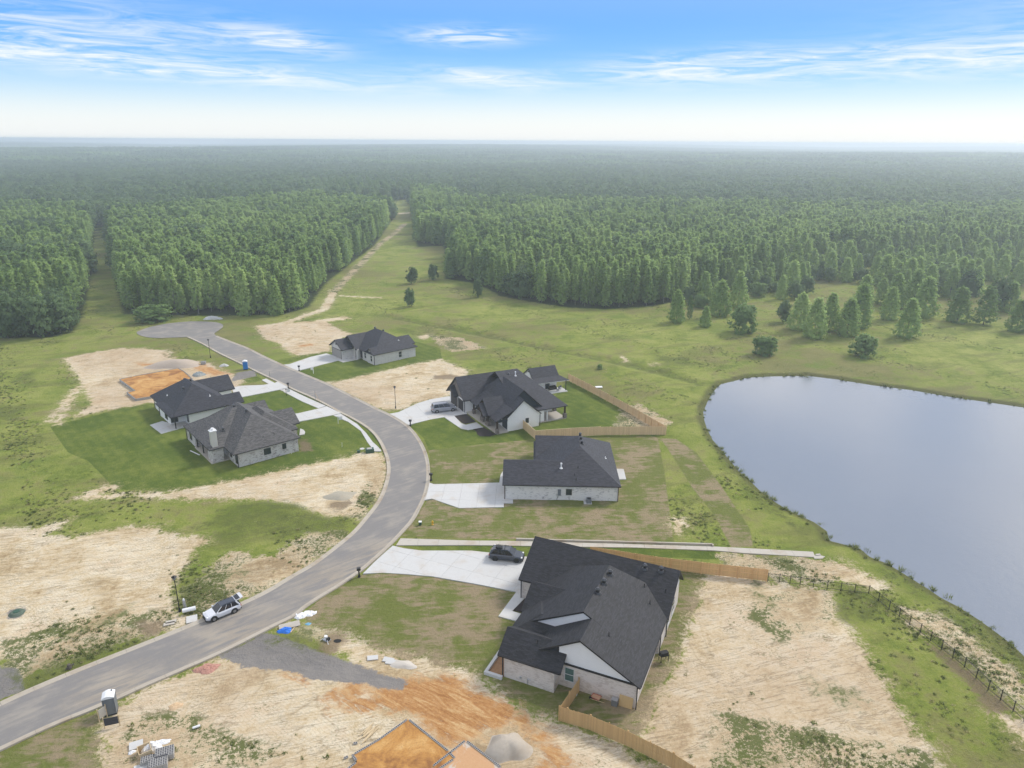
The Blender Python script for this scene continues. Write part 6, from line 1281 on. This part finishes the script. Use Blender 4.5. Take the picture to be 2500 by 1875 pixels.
crumple('flat_rock', 'pale flat rock near the lower foundation spoil', 'rock', (427, 1725), .7, .55, .25, concrete('tan_rock', (.48, .33, .19), (.58, .42, .26)), .4, 45, n=10)
crumple('concrete_washout', 'spilled pale concrete blob at the edge of the lawn and gravel', 'concrete spill', (982, 1622), 1.5, .7, .3, concrete('washout', (.48, .43, .37), (.56, .52, .46)), -.2, 46, n=26, rough=.2)
for i, (p_, r0) in enumerate([((948, 1612), -.2), ((955, 1617), -.1), ((910, 1607), .2)]):
    g = MB().box(-.6, .6, -.35, .35, 0, .08).build('concrete_piece', M['conc'], None, (*G(*p_), .03), (.05, .04, r0)); tag(g, ('broken pale slab left of the concrete spill', 'broken pale slab touching the concrete spill', 'small broken slab at the gravel edge')[i], 'concrete piece')
g = MB().tube((-.35, 0, .12), (.35, 0, .12), .12, 10).build('plastic_bucket', M['white'], None, G(480, 1777)+(.02,), (0, 0, .5)); tag(g, 'white tube lying on the grass left of the lumber', 'tube')
for i in range(9):
    t_ = i/8; a = Vector((*G(895+10*t_, 1782+i*2.0), .10+.02*(i % 3))); ang = 1.0+random.uniform(-.25, .25); Ln = random.uniform(1.2, 2.4)
    g = MB().box(-Ln/2, Ln/2, -.05, .05, 0, .04).build('lumber_board', M['lumber'], None, tuple(a), (0, 0, ang)); tag(g, 'loose pale board beside the upper edge of the orange foundation', 'board', 'loose boards by the foundation')
for i, (p_, r0) in enumerate([((868, 1817), .2), ((845, 1852), .6)]):
    g = inst('loose_block', block_mesh(), None, (*G(*p_), .02), (0, 0, r0)); tag(g, 'loose gray concrete block near the left wall of the orange foundation', 'block', 'loose blocks by the foundation')
g = thing('concrete_outlet', 'broken concrete spill at the pond end of the drain channel', 'concrete piece', G(1999, 1361)+(0,), .2); MB().prism([(-.9, -.3), (.2, -.5), (.9, -.1), (.4, .35), (-.6, .4)], -.1, .12).build('apron', M['conc_old'], g); MB().box(-.2, .5, .3, .6, -.1, .22).build('stone_block', M['conc_old'], g)
g = MB().box(-.8, .8, -.5, .5, 0, .15).build('foam_sheet', M['white'], None, (*G(1462, 946), .05), (0, 0, .1)); tag(g, 'white panel lying in the meadow right of the lawn fence', 'panel')
g = thing('scrub_patch', 'round dark green mound of scrub and rocks in the left sandy lot', 'scrub', G(41, 1497)+(0,), 0); MB().cyl((0, 0), .9, .6, 0, .25, 18).build('mound', plain('green_gray', (.09, .12, .09), .9, var=.4), g); MB().cyl((0, 0), .35, .35, .25, .3, 14).build('lid', M['green_box'], g)  # patch of scrub and rocks, built as a low mound with a dark disc
g = thing('tree_stump', 'small weathered stump in the grass near the lower left road edge', 'stump', G(170, 1632)+(0,), 0); MB().cyl((0, 0), .25, .18, 0, .55, 9).build('trunk', M['trunk'], g); MB().tube((-.3, -.2, .1), (.3, .4, .3), .1, 6).build('branch', M['trunk'], g)
# ------------------------------------------------------------------ haze
hz = MB().box(-14500, 14500, -400, 17500, -4.5, 60.5).build('haze', []) if False else None
mb = MB().box(-6800, 6800, -400, 7600, -4.5, 57.2); hm = bpy.data.materials.new('haze_air'); hm.use_nodes = True; hm.node_tree.nodes.clear()
ho = hm.node_tree.nodes.new('ShaderNodeOutputMaterial'); hv = hm.node_tree.nodes.new('ShaderNodeVolumePrincipled'); hv.inputs['Density'].default_value = 0.00043; hv.inputs['Color'].default_value = (.84, .92, 1.0, 1); hv.inputs['Anisotropy'].default_value = 0.45
hm.node_tree.links.new(hv.outputs[0], ho.inputs['Volume']); hz = mb.build('haze', hm); tag(hz, kind='stuff')
